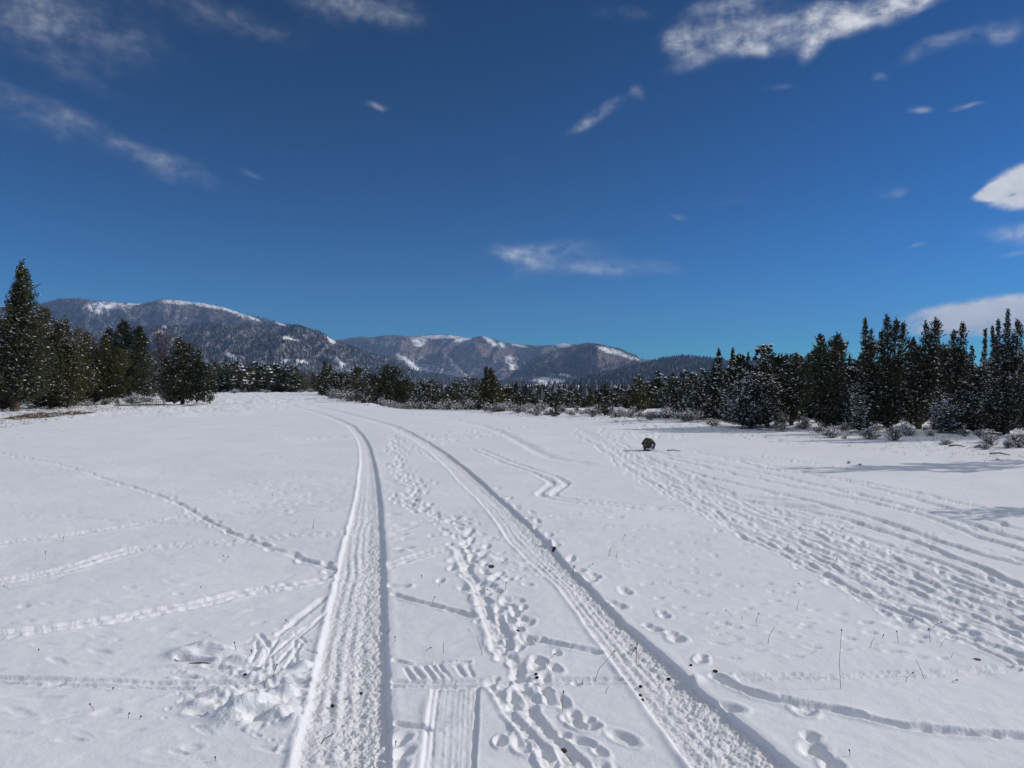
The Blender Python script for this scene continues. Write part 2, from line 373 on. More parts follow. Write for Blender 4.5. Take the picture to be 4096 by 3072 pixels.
RIGHT = [(1659, 1490, 1728), (1500, 1374, 1528), (1400, 1300, 1424), (1340, 1256, 1352), (1265, 1200, 1277), (1220, 1152, 1232), (1170, 1100, 1189), (1115, 1060, 1124), (1080, 1030, 1085), (1040, 990, 1041), (1005, 960, 1000), (980, 932, 967), (955, 899, 928), (935, 866, 892), (922, 838, 862), (905, 784, 806), (893, 738, 757), (880, 680, 698), (870, 632, 650), (862, 588, 604), (857, 560, 576)]

# --- drag lines, ski and sled lines, animal paths
def gp(pts, **k): groove(path(P(*pts)), **k)
def dbl(pts, sep=.05, **k):
    W = path(P(*pts)); groove(W, off=sep, **k); groove(W, off=-sep, **k)
gp([(-60, 968), (0, 978), (60, 990), (130, 1005), (220, 1032), (300, 1055), (370, 1080), (430, 1110), (490, 1143), (560, 1172), (640, 1200), (725, 1230)], w=.042, depth=.042, berm=.012, broken=.45, wob=.03)
prints(path(P((-60, 968), (0, 978), (60, 990), (130, 1005), (220, 1032), (300, 1055), (370, 1080), (430, 1110), (490, 1143), (560, 1172), (640, 1200), (725, 1230))), stride=.28, a=.09, b=.05, depth=.045, lat=.04, jit=.03, seed=33, berm=.02)
gp([(-60, 1185), (0, 1170), (120, 1155), (250, 1135), (400, 1112), (520, 1105), (610, 1101)], w=.07, depth=.032, berm=.016, wob=.02)
dbl([(-60, 1262), (0, 1252), (150, 1225), (250, 1195), (330, 1180), (500, 1170), (620, 1160), (742, 1154)], sep=.075, w=.05, depth=.034, berm=.014, wob=.02)
dbl([(-60, 1385), (0, 1375), (200, 1345), (330, 1322), (440, 1300), (530, 1278), (640, 1262), (716, 1247)], sep=.06, w=.042, depth=.036, berm=.016, wob=.02)
dbl([(-60, 1464), (0, 1468), (150, 1475), (300, 1478), (470, 1480), (660, 1478)], sep=.032, w=.026, depth=.028, berm=.008)
dbl([(850, 1476), (1000, 1480), (1100, 1476), (1345, 1472)], sep=.03, w=.026, depth=.03, berm=.010, wob=.015, broken=.2)
dbl([(1600, 1466), (1700, 1462), (1800, 1462), (1900, 1456), (2000, 1455), (2190, 1441)], sep=.03, w=.026, depth=.026, berm=.008, broken=.2)
dbl([(838, 1224), (900, 1204), (950, 1190), (1070, 1163)], sep=.04, w=.035, depth=.026, berm=.014)
dbl([(860, 1145), (960, 1118), (1085, 1098)], sep=.05, w=.05, depth=.022, berm=.012, broken=.3)
gp([(860, 1168), (930, 1160), (1010, 1150)], w=.06, depth=.02, berm=.012, broken=.4)
gp([(842, 1262), (856, 1268), (878, 1262)], w=.035, depth=.04, berm=.02)
gp([(852, 1280), (900, 1296), (960, 1312), (1010, 1326), (1062, 1342)], w=.032, depth=.036, berm=.010, wob=.012)
gp([(1140, 1376), (1185, 1386), (1240, 1397), (1292, 1408)], w=.035, depth=.04, berm=.01)
gp([(1545, 1462), (1600, 1490), (1650, 1508), (1720, 1520), (1800, 1535), (1870, 1550), (1930, 1565), (2000, 1574), (2100, 1581), (2230, 1590)], w=.042, depth=.045, berm=.012, wob=.015)
gp([(1700, 1508), (1760, 1520), (1810, 1532)], w=.02, depth=.02, berm=.005)
dbl([(1030, 972), (1060, 984), (1100, 1000), (1150, 1018), (1182, 1030), (1205, 1044), (1203, 1052), (1186, 1062), (1183, 1072), (1230, 1083), (1300, 1089), (1400, 1098), (1500, 1101)], sep=.11, w=.065, depth=.04, berm=.012, wob=.03)
gp([(1175, 1122), (1260, 1112), (1340, 1104), (1430, 1098), (1510, 1097)], w=.07, depth=.02, berm=.016, broken=.3)
gp([(1190, 1152), (1280, 1142), (1400, 1138), (1540, 1128)], w=.05, depth=.02, berm=.016, broken=.4)
gp([(1000, 912), (1040, 918), (1070, 928), (1100, 943), (1130, 960), (1165, 978), (1200, 990), (1260, 1000)], w=.22, depth=.05, berm=.01, flat=.1, wob=.06)
gp([(870, 893), (950, 900), (1000, 910), (1060, 925)], w=.15, depth=.04, berm=.01, wob=.06)
gp([(600, 948), (650, 949), (700, 945), (768, 942)], w=.09, depth=.04, berm=.02)
gp([(842, 935), (868, 926), (880, 920)], w=.08, depth=.03, berm=.03)
for q in ([(905, 952), (960, 941), (1030, 932), (1080, 929)], [(890, 944), (960, 935), (1060, 926), (1180, 918)], [(930, 958), (1000, 948), (1080, 940)]):
    prints(path(P(*q)), stride=.45, a=.17, b=.10, depth=.045, lat=.15, jit=.1, seed=int(q[0][0]), berm=.025)
gp([(0, 950), (60, 944), (110, 935), (145, 925)], w=.12, depth=.04, berm=.02, broken=.3)
gp([(140, 1110), (250, 1120), (420, 1130)], w=.04, depth=.02, berm=.006, broken=.5)
gp([(560, 985), (700, 1003), (765, 1012)], w=.05, depth=.02, berm=.01, broken=.6)
gp([(550, 1083), (650, 1090), (755, 1092)], w=.05, depth=.02, berm=.01, broken=.6)
# rounded double track up at the bottom centre (smooth sled print with ribs)
for k_, (a0, a1) in enumerate([(937, 915), (948, 928), (965, 950), (990, 982), (1010, 1003), (1031, 1022)]):
    W = np.array([G((a0 * S, 1488 * S)), G(((a0 + a1) / 2 * S, 1560 * S)), G((a1 * S, 1665 * S))])
    groove(W, w=.012 if k_ in (0, 1, 5) else .010, depth=.026 if k_ in (1, 5) else .017, berm=.004, wob=.004, churn=.1)
bl = block(-1.75, -1.2, 2.9, 3.9)
xx = GX; v_ = HY + EYE * F / GY; u_ = CX + F * GX / GY
uL = np.interp(v_, [1488 * S, 1659 * S], [937 * S, 915 * S]); uR = np.interp(v_, [1488 * S, 1659 * S], [1032 * S, 1022 * S])
q = sstep(-4, 16, u_ - uL) * (1 - sstep(-10, 6, u_ - uR)) * sstep(1486 * S, 1494 * S, v_)
D[:] = np.maximum(D, .020 * q)
B[:] = np.maximum(B, .010 * np.exp(-((u_ - uL + 22) / 18) ** 2) * sstep(1500 * S, 1530 * S, v_))
# comb of slanting presses right of the left rut
for (a, b) in [((875, 1442), (890, 1466)), ((893, 1440), (912, 1464)), ((915, 1434), (938, 1466)), ((930, 1432), (957, 1466)), ((945, 1430), (972, 1468)), ((985, 1438), (1003, 1462)), ((1010, 1438), (1024, 1462))]:
    groove(np.array([G((a[0] * S, a[1] * S)), G((b[0] * S, b[1] * S))]), w=.020, depth=.016, berm=.004, churn=.1, flat=.05)
gp([(852, 1424), (900, 1434), (950, 1430), (1012, 1430)], w=.02, depth=.024, berm=.008)
dent(*G((905 * S, 1568 * S)), .10, .03, -.15, .045, .008)
gp([(856, 1562), (880, 1565), (925, 1571)], w=.028, depth=.04, berm=.006)
for a in ((1660, 850, .05), (1625, 868, .05), (1600, 862, .045)): dent(*G((a[1] * S, a[0] * S)), .09, .05, 1.2, a[2], .01)
# slashes and scrapes left of the rut
for (a, b, w) in [((600, 1372), (672, 1308), .03), ((628, 1350), (700, 1290), .05), ((640, 1380), (708, 1320), .025), ((575, 1420), (665, 1350), .02), ((560, 1440), (600, 1380), .02), ((545, 1430), (560, 1400), .022), ((560, 1370), (585, 1400), .025), ((600, 1430), (640, 1385), .018), ((640, 1430), (637, 1380), .02), ((655, 1400), (690, 1412), .016), ((555, 1415), (553, 1385), .016), ((572, 1445), (572, 1405), .016), ((615, 1442), (650, 1390), .02), ((636, 1365), (660, 1385), .016), ((590, 1445), (585, 1412), .014)]:
    groove(np.array([G((a[0] * S, a[1] * S)), G((b[0] * S, b[1] * S))]), w=w * .75, depth=.022, berm=.006, churn=.1, flat=.2)
r = np.random.default_rng(5)
# dug-up snow, lower left
for (u, v, a, b, an, h) in [(395, 1415, .10, .06, .2, .045), (440, 1402, .13, .05, 0, .05), (480, 1408, .10, .05, -.2, .045), (520, 1425, .10, .04, -.3, .03), (385, 1438, .10, .03, .1, .02), (520, 1540, .13, .06, .3, .075), (500, 1560, .08, .05, .3, .04), (560, 1528, .12, .04, .6, .05), (600, 1500, .10, .04, .7, .035), (610, 1540, .09, .06, .6, .05), (640, 1560, .07, .05, .5, .04), (470, 1500, .08, .04, 0, .035), (425, 1520, .06, .04, 0, .035), (655, 1440, .06, .05, .8, .05), (620, 1460, .08, .05, .3, .03), (550, 1462, .09, .04, 0, .025), (80, 1340 , .05, .03, 0, .02), (625, 1500, .05, .03, .5, .04)]:
    mound(*G((u * S, v * S)), a, b, an, h)
for (u, v, a, b, an, h) in [(420, 1424, .13, .03, -.1, .10), (470, 1440, .10, .03, -.15, .03), (540, 1446, .09, .025, -.3, .03), (500, 1478, .05, .025, 0, .04), (560, 1482, .06, .03, 0, .035), (600, 1480, .05, .03, 0, .035), (440, 1535, .09, .05, 0, .03), (585, 1530, .09, .03, .75, .06), (560, 1550, .10, .02, .7, .06), (470, 1535, .07, .05, 0, .03), (405, 1462, .08, .02, 0, .03), (250, 1472, .09, .03, 0, .03), (120, 1474, .06, .03, 0, .03), (650, 1500, .04, .03, 0, .04), (540, 1500, .05, .03, 0, .03)]:
    dent(*G((u * S, v * S)), a, b, an, h, .01)
for _ in range(420):
    u = r.normal(545, 72); v = r.normal(1488, 42)
    (mound if r.random() < .55 else dent)(*G((u * S, v * S)), r.uniform(.01, .035), r.uniform(.008, .025), r.uniform(0, 3), r.uniform(.004, .014))
# churned footpath between the ruts
FP = [(848, 940), (852, 960), (858, 985), (862, 1010), (880, 1030), (905, 1045), (890, 1062), (882, 1080), (905, 1095), (935, 1108), (975, 1125), (1000, 1150), (1008, 1185), (1022, 1225), (1045, 1265), (1070, 1300), (1095, 1345), (1115, 1390), (1135, 1440), (1150, 1490), (1170, 1540), (1215, 1590), (1265, 1640), (1300, 1700)]
W = path(P(*FP))
prints(W, stride=.15, a=.095, b=.045, depth=.048, lat=.12, jit=.06, seed=3, berm=.012)
prints(W, stride=.24, a=.105, b=.05, depth=.055, lat=.05, jit=.06, seed=13, berm=.010); prints(W, stride=.21, a=.07, b=.035, depth=.04, lat=.14, jit=.08, seed=14, berm=.010)
groove(path(P((1090, 1330), (1115, 1390), (1135, 1440), (1150, 1490), (1170, 1540), (1215, 1590), (1265, 1640), (1300, 1700))), off=-.05, w=.03, depth=.035, berm=.008, wob=.06, broken=.6)
prints(path(P((1060, 1290), (1095, 1345), (1115, 1390), (1135, 1440), (1150, 1490), (1170, 1540), (1215, 1590), (1265, 1640), (1300, 1700))), stride=.12, a=.075, b=.035, depth=.045, lat=.05, jit=.06, seed=15, berm=.010)
prints(W, stride=.22, a=.115, b=.045, depth=.055, lat=.05, jit=.03, seed=16, berm=.008)
gp([(985, 1178), (1008, 1222), (1040, 1290), (1062, 1350), (1078, 1392)], w=.05, depth=.030, berm=.022, wob=.02, berm_side=-1)
gp([(1092, 1480), (1080, 1500), (1095, 1535), (1135, 1580), (1175, 1625), (1190, 1660)], w=.03, depth=.022, berm=.018, wob=.02)
# right of the right rut
for q, sd_ in (([(868, 952), (900, 972), (940, 990), (975, 1012), (1010, 1035)], 21), ([(1040, 1050), (1080, 1072), (1130, 1108), (1160, 1130)], 22), ([(1165, 1140), (1190, 1168), (1230, 1200), (1290, 1240)], 23), ([(1290, 1252), (1340, 1285), (1390, 1315), (1430, 1338), (1480, 1385)], 24), ([(1540, 1425), (1590, 1460), (1640, 1520), (1690, 1535)], 25), ([(1570, 1500), (1620, 1530), (1700, 1540)], 26), ([(1760, 1600), (1800, 1650)], 27)):
    prints(path(P(*q)), stride=.26, a=.13, b=.055, depth=.05, lat=.06, jit=.04, seed=sd_, berm=.010)
for (u, v) in [(870, 1088), (850, 1112), (868, 1135), (880, 1165), (875, 1185), (862, 1155), (850, 1062), (830, 1002), (845, 1040), (1330, 1120), (860, 1048), (1250, 1262)]:
    dent(*G((u * S, v * S)), .11, .06, 0.2, .035, .012)
mound(*G((1056 * S, 1205 * S)), .06, .05, 0, .06); mound(*G((1192 * S, 1172 * S)), .06, .04, 0, .06); mound(*G((875 * S, 1192 * S)), .06, .04, 0, .04); mound(*G((1108 * S, 1215 * S)), .12, .08, 0, .03)
for _ in range(26):
    u = r.normal(1115, 30); v = r.normal(1225, 18); dent(*G((u * S, v * S)), r.uniform(.03, .08), r.uniform(.02, .04), r.uniform(0, 3), .02, .008)
# the broad trampled band on the right
LB = [(1235, 930), (1290, 965), (1330, 1000), (1380, 1030), (1430, 1062), (1520, 1112), (1620, 1160), (1740, 1215), (1880, 1290), (2020, 1350), (2120, 1395), (2190, 1428)]
RB = [(1250, 925), (1330, 950), (1400, 985), (1470, 1020), (1560, 1060), (1700, 1105), (1850, 1150), (2000, 1200), (2120, 1240), (2260, 1290), (2420, 1350), (2560, 1400)]
for i, f in enumerate(np.linspace(0, 1, 19)):
    f2 = f + .04 * r.normal()
    q = [(a[0] * (1 - f2) + b[0] * f2 + r.normal() * 4, a[1] * (1 - f2) + b[1] * f2 + r.normal() * 2) for a, b in zip(LB, RB)]
    W = path(P(*q[(0 if i % 3 else 2):]))
    groove(W, w=.036, depth=.040, berm=.010, wob=.10, broken=.45)
    prints(W, stride=.26 + .05 * (i % 3), a=.11, b=.038, depth=.042, lat=.06, jit=.07, seed=100 + i, berm=.010, skip=.2)
for q in ([(1395, 968), (1480, 990), (1600, 1012), (1750, 1045), (1900, 1080), (2100, 1130), (2260, 1175)], [(1500, 975), (1640, 1000), (1800, 1035), (2000, 1085), (2250, 1150)],
          [(1420, 1000), (1560, 1040), (1720, 1075), (1880, 1118), (2050, 1170), (2260, 1230)], [(1430, 985), (1600, 1028), (1800, 1070), (1960, 1105), (2100, 1150), (2260, 1200)],
          [(1640, 985), (1760, 1000), (1850, 1012)], [(1560, 990), (1700, 1020), (1900, 1050), (2100, 1092), (2260, 1125)],
          [(1500, 1050), (1620, 1080), (1780, 1110), (1960, 1160), (2060, 1200), (2150, 1240), (2260, 1275)]):
    W = path(P(*q)); groove(W, w=.06, depth=.06, berm=.010, wob=.08, broken=.35)
    prints(W, stride=.55, a=.14, b=.05, depth=.04, lat=.07, jit=.08, seed=int(q[0][0] + q[-1][1]), berm=.008, skip=.25)
dent(*G((1690 * S, 1090 * S)), .45, .16, -.6, .06, .02); dent(*G((1640 * S, 1075 * S)), .5, .13, -.6, .04, .02); dent(*G((1830 * S, 1128 * S)), .35, .1, -.6, .04, .02)
for (u, v, a, b) in [(1945, 1345, .11, .06), (1958, 1352, .09, .05), (1870, 1342, .05, .03), (1990, 1372, .06, .02), (1835, 1375, .05, .02), (1880, 1362, .05, .025), (1570, 1345, .04, .02), (1590, 1352, .05, .02)]:
    dent(*G((u * S, v * S)), a, b, -.2, .03, .004)
for _ in range(330):   # single small prints and settled hollows over the open snow
    u = r.uniform(1150, 2150); v = r.uniform(1100, 1420)
    if u - 1150 < (v - 1100) * 1.05 + 60: continue
    dent(*G((u * S, v * S)), r.uniform(.03, .08), r.uniform(.015, .035), r.normal() * .3, r.uniform(.008, .022), .003)
for _ in range(260):
    u = r.uniform(-30, 760); v = 1659 - (1659 - 960) * r.random() ** .7
    dent(*G((u * S, v * S)), r.uniform(.04, .13), r.uniform(.02, .05), r.normal() * .4, r.uniform(.004, .014), .002, churn=.05)
for _ in range(70):
    u = r.uniform(500, 780); v = r.uniform(1030, 1110); dent(*G((u * S, v * S)), r.uniform(.06, .12), r.uniform(.03, .05), r.normal() * .3, .022, .004)
for _ in range(150):
    u = r.uniform(1280, 1480); v = r.normal(935, 9); dent(*G((u * S, v * S)), r.uniform(.1, .2), r.uniform(.05, .09), r.uniform(0, 3), .04, .03)
D *= .62; B *= .60
D *= 1 + .35 * fbm(GX * 13, GY * 13, 3, 61) * sstep(14, 8, GY)
def blur(A):
    A = A.copy(); A[1:-1] = (A[:-2] + 2 * A[1:-1] + A[2:]) / 4; A[:, 1:-1] = (A[:, :-2] + 2 * A[:, 1:-1] + A[:, 2:]) / 4; return A
D = blur(D); B = blur(B)
rut(LEFT, .029, .009, 1); rut(RIGHT, .030, .007, 4)
for (u, v, a, b, an, d) in [(1500, 1470, .06, .04, .8, .02), (700, 1470, .12, .04, 0, .015)]: mound(*G((u * S, v * S)), a, b, an, d)
# bare patches
soil(205, 1667, 112, 13, 1.0); soil(780, 1627, 60, 5, .62)
soil(735, 2640, 44, 7, .95); soil(800, 2652, 56, 5, .95); soil(1965, 2264, 15, 9, .8); soil(2216, 2188, 12, 7, .85); soil(1672, 2003, 12, 6, .8)
soil(1095, 2835, 40, 8, .55); soil(1410, 2950, 60, 40, .42); soil(2255, 2985, 18, 14, .55); soil(3910, 2634, 18, 7, .85); soil(1270, 2660, 12, 30, .4)
GZ = Hb - D + B
xf = fbm(GX * 2.0 + GY * .8, GY * 5.0, 3, 55) * .006 + fbm(GX * 5.5, GY * 5.5, 3, 51) * .0045 + fbm(GX * 22, GY * 22, 2, 52) * .0014
GZ = GZ + xf * sstep(25, 12, GY) + .006 * CH * fbm(GX * 30, GY * 26, 3, 71, .7) * sstep(12, 6, GY)
# skirt all round so that the sheet never shows an edge
GZ[-1, :] -= 3; GZ[:, 0] -= .4; GZ[:, -1] -= .4; GZ[0, :] -= .4
idx = np.arange(NR * NC, dtype=np.int32).reshape(NR, NC)
quads = np.stack([idx[:-1, :-1], idx[:-1, 1:], idx[1:, 1:], idx[1:, :-1]], -1).reshape(-1, 4)
me = mesh_np('snow_field', np.stack([GX, GY, GZ], -1).reshape(-1, 3), quads, M_GROUND, True, {'soil': SOIL.ravel(), 'churn': np.clip(CH, 0, 1).ravel()})
tag(obj('snow_field', me), kind='structure')
def gz(x, y):   # height of the finished surface at a point
    rI = float(np.interp(y, yrows, np.arange(NR))); rI = int(min(max(round(rI), 0), NR - 1))
    cI = int(min(max(np.searchsorted(tcols, x / max(y, .5)), 0), NC - 1)); return float(GZ[rI, cI])
# wide plain out to the mountains, all round
a = np.linspace(0, 2 * np.pi, 97)[:-1]; rings = [0.0, 2, 6, 12, 20, 26, 30, 34, 38, 42, 46, 50, 54, 58, 66, 90] + list(np.geomspace(130, 26000, 16)); V = []
for rr in rings:
    z = -.13 - 2.22 * float(sstep(30, 58, rr))
    V += [(rr * math.cos(t), rr * math.sin(t), z - (0 if rr > 60 else .0)) for t in a]
FQ = [(i * 96 + j, i * 96 + (j + 1) % 96, (i + 1) * 96 + (j + 1) % 96, (i + 1) * 96 + j) for i in range(len(rings) - 1) for j in range(96)]
# near the camera the plain must stay below the field but still carry on behind it
me = mesh_np('ground', V, FQ, M_GROUND, True, {'soil': np.zeros(len(V)), 'churn': np.zeros(len(V))}); tag(obj('ground', me), kind='structure')

# ------------------------------------------------------------------ mountains
def mountain_mat():
    m, t, b = mat('mountain_slope'); p = pos(t)
    sn = attr(t, 'snow'); bro = attr(t, 'brush')
    n = noise(t, p, .006, 5, .7); n2 = noise(t, p, .035, 4, .75); n3 = noise(t, p, .12, 2, .7)
    n4 = noise(t, p, .011, 4, .7); speck = M(t, 'ADD', M(t, 'MULTIPLY', n2, .45), M(t, 'ADD', M(t, 'MULTIPLY', n3, .25), M(t, 'MULTIPLY', n4, .30)))
    brush = mixc(t, ramp(t, speck, .38, .62), (.050, .044, .042), (.31, .295, .30))
    tanb = mixc(t, ramp(t, speck, .38, .66), (.11, .082, .066), (.27, .22, .19))
    c = mixc(t, bro, brush, tanb)
    c = mixc(t, M(t, 'MULTIPLY', attr(t, 'wood_shade'), ramp(t, speck, .62, .40, .45, .95)), c, (.022, .026, .030))  # forest cover, with the shade under its canopy mixed into the slope colour
    e = M(t, 'ADD', sn, M(t, 'MULTIPLY', M(t, 'SUBTRACT', speck, .5), 4.2))
    c = mixc(t, ramp(t, e, .30, .95), c, (.84, .85, .87))
    t.links.new(c, b.inputs['Base Color']); b.inputs['Roughness'].default_value = .9; b.inputs['Specular IOR Level'].default_value = .05
    return m
M_MTN = mountain_mat()
M_FOREST = simple('far_forest', (.012, .017, .020), (.17, .18, .20), use_tint=True)
ftree_pos = []
def elp(u, v, cu, cv, ru, rv, rot=0):
    c, s_ = math.cos(math.radians(rot)), math.sin(math.radians(rot))
    x = (u - cu) * c - (v - cv) * s_; y = (u - cu) * s_ + (v - cv) * c
    return 1 - sstep(.15, 1.4, np.hypot(x / ru, y / rv))
SNOW_P = [(232, 660, 55, 11, 0), (205, 668, 22, 9, -25), (290, 656, 25, 4, 0), (385, 653, 48, 7, -3), (445, 660, 50, 6, -10), (500, 672, 36, 5, -17), (545, 687, 22, 3.5, -20), (522, 681, 12, 5, 0), (606, 700, 18, 3, -15), (355, 706, 14, 5, -40), (350, 718, 20, 6, 0),
          (500, 770, 14, 7, -20), (620, 780, 8, 5, 0), (655, 782, 20, 5, -10), (625, 732, 25, 5, -15), (715, 772, 22, 5, -20), (735, 785, 14, 6, -45), (745, 800, 22, 4, -5), (880, 780, 45, 5, -32), (905, 797, 30, 6, -15), (715, 735, 22, 6, -35),
          (905, 735, 22, 10, -10), (950, 728, 60, 6, 0), (905, 745, 14, 6, 0), (1000, 733, 25, 6, 10), (1060, 738, 28, 7, -35), (1085, 745, 12, 6, -30), (1100, 775, 10, 10, -45), (1112, 792, 16, 5, -25), (1125, 747, 28, 3, -10),
          (1215, 745, 24, 8, -5), (1320, 758, 40, 8, -15), (1350, 768, 30, 6, -20), (1375, 776, 12, 3, -20), (1190, 825, 50, 12, -8), (1225, 812, 24, 4, -15), (1110, 795, 10, 5, 0)]
BRUSH_P = [(450, 680, 70, 16, -8, .8), (920, 752, 60, 8, 0, .9), (1000, 770, 90, 7, -3, .7), (1070, 800, 60, 10, -22, .9), (1100, 770, 30, 12, -40, .7), (1205, 775, 14, 24, 0, .8), (1330, 775, 60, 10, -12, .8), (870, 727, 25, 6, 0, .6), (640, 745, 80, 20, -10, .35), (720, 760, 60, 20, -25, .5), (1060, 760, 40, 14, -35, .6)]
def mountain(name, crest, Dc, Df, seed, amp, spurs=(), wood_shade=.25, dens=1.0, ntree=10000, u0=-2600, u1=6500, back=1.25, expo=1.15):
    cu = np.array([c[0] for c in crest]) * S; cv = np.array([c[1] for c in crest]) * S
    us = np.concatenate([np.linspace(u0, -60, 60, endpoint=False), np.linspace(-60, 4160, 640, endpoint=False), np.linspace(4160, u1, 60)])
    us = us[(us >= cu[0]) & (us <= cu[-1])]
    rs = np.concatenate([np.linspace(0, 1, 90, endpoint=False), np.linspace(1, back, 8)])
    U, R = np.meshgrid(us, rs)
    cz = EYE + (HY - np.interp(U, cu, cv)) / F * Dc + Dc / F * 2.2 * fbm(U / 22, U * 0 + seed, 3, seed)
    cz = np.maximum(cz, -3)
    Yd = Df + (Dc - Df) * R; X = (U - CX) / F * Yd
    pr = np.where(R <= 1, .12 * R + .88 * np.clip(R, 0, 1) ** expo, 1 - (R - 1) * 1.6)
    z = cz * pr - 3 * (1 - np.clip(R * 4, 0, 1))
    rid = 1 - np.abs(fbm(U / 170 + R * 1.6, R * 1.6 + seed * 3, 2, seed + 1)) * 2.2
    rid2 = 1 - np.abs(fbm(U / 60 - R * 2.6, R * 4.0 + seed * 7, 3, seed + 4)) * 2
    rid3 = fbm(U / 16, R * 8, 3, seed + 9)
    env = np.clip(R * 3, 0, 1) * (1 - sstep(.86, 1.0, R) * .9) * np.where(R > 1, 0, 1)
    z = z + env * amp * (rid * .55 + rid2 * .28 + rid3 * .10 - .45) * np.clip(cz / 500, .15, 1)
    for (ua, ra, ub, rb, w, h) in spurs:       # a spur running down from (ua, ra) to (ub, rb)
        f = np.clip((ra - R) / (ra - rb), 0, 1); c_ = (ua + (ub - ua) * f) * S
        on = sstep(rb - .1, rb + .12, R) * (1 - sstep(.62 * ra, ra, R))
        z = z + h * .8 * on * np.clip(1 - np.abs(U - c_) / (w * S), 0, 1)
    tmax = (cz - EYE) / Dc * (1 - np.clip(1 - R, 0, 1) * .10)
    z = np.where(R <= 1, np.minimum(z, EYE + tmax * Yd), z)
    vv = HY - (z - EYE) / Yd * F
    sn = np.zeros_like(U); br = np.zeros_like(U)
    for (a, b, ru, rv, rot) in SNOW_P: sn = np.maximum(sn, elp(U / S, vv / S, a, b, ru, rv, rot))
    for (a, b, ru, rv, rot, k) in BRUSH_P: br = np.maximum(br, k * elp(U / S, vv / S, a, b, ru, rv, rot))
    low = .42 * sstep(745, 800, vv / S) * (1 - sstep(1060, 1200, U / S)) + .12 * fbm(U / 60, vv / 25, 4, seed + 20)
    snv = np.clip(sn + low * (1 - sn), 0, 1)
    wd = np.clip(wood_shade + .9 * fbm(U / 90, vv / 30, 3, seed + 33), 0, 1) * (1 - np.clip(br * 1.2, 0, 1)); snv = snv * (1 - .6 * wood_shade * (sn < .2)) if wood_shade > .5 else snv
    nr, nc = U.shape; ii = np.arange(nr * nc).reshape(nr, nc)
    q = np.stack([ii[:-1, :-1], ii[:-1, 1:], ii[1:, 1:], ii[1:, :-1]], -1).reshape(-1, 4)
    me = mesh_np(name, np.stack([X, Yd, z], -1).reshape(-1, 3), q, M_MTN, True, {'snow': snv.ravel(), 'brush': br.ravel(), 'wood_shade': wd.ravel()})
    tag(obj(name, me), kind='structure')
    # forest positions
    rg = np.random.default_rng(seed + 50)
    vis = (us > -150) & (us < 4250); cidx = np.where(vis)[0]
    if len(cidx) == 0: return
    n = int(ntree * 1.9)
    ci = rg.uniform(cidx[0], cidx[-1] - 1, n); ri = rg.uniform(1.2, 90, n)
    c0 = ci.astype(int); r0 = ri.astype(int); fc = ci - c0; fr = ri - r0
    def smp(A): return (A[r0, c0] * (1 - fc) + A[r0, c0 + 1] * fc) * (1 - fr) + (A[r0 + 1, c0] * (1 - fc) + A[r0 + 1, c0 + 1] * fc) * fr
    keep = rg.random(n) < (1 - .93 * np.clip(smp(sn) * 1.5, 0, 1)) * (1 - .65 * smp(br)) * (.55 + .9 * (fbm(ci / 15, ri / 5.4, 3, seed + 60) + .25)) * dens
    frost = smp(low)
    pts = np.stack([smp(X), smp(Yd), smp(z), frost], 1)[keep][:ntree]
    ftree_pos.append(pts)
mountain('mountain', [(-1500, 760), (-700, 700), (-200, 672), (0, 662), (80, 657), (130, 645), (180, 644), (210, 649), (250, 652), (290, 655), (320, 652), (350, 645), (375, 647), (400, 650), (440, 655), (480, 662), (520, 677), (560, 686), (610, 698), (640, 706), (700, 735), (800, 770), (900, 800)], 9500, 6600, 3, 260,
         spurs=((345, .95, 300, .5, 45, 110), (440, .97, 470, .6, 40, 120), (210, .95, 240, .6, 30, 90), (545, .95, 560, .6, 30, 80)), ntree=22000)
mountain('mountain', [(620, 760), (700, 737), (760, 729), (800, 727), (850, 723), (880, 727), (905, 724), (930, 721), (970, 723), (1000, 728), (1020, 729), (1040, 725), (1060, 730), (1090, 738), (1130, 744), (1150, 746), (1190, 745), (1215, 740), (1245, 746), (1300, 760), (1380, 779), (1430, 777), (1480, 780), (1600, 777), (1700, 783), (1800, 790), (2200, 815), (3400, 822)], 12500, 8800, 11, 250, wood_shade=.35,
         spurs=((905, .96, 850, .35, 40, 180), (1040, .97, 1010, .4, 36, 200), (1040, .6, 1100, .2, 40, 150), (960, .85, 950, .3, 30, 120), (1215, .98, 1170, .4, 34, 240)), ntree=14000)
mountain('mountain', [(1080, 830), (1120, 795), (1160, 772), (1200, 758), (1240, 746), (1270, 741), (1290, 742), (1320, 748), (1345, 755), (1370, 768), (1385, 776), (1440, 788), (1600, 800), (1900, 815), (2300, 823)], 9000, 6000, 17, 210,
         spurs=((1285, .97, 1290, .3, 46, 300), (1350, .9, 1400, .4, 30, 60)), wood_shade=.8, ntree=14000)  # heavy dark cover also paints in the shadow on this ridge's left faces
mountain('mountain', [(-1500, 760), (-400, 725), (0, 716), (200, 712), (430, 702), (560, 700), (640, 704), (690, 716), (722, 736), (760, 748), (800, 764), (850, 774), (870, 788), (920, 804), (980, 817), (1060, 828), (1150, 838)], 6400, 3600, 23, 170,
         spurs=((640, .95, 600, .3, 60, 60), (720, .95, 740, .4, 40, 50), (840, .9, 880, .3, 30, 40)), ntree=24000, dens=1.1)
mountain('hill', [(1180, 840), (1280, 812), (1360, 792), (1400, 782), (1440, 772), (1475, 769), (1510, 771), (1540, 776), (1580, 784), (1620, 780), (1680, 776), (1740, 777), (1790, 785), (1900, 792), (2100, 800), (2500, 805), (3600, 815)], 5800, 3300, 31, 80, wood_shade=1.0, ntree=14000, dens=1.3)

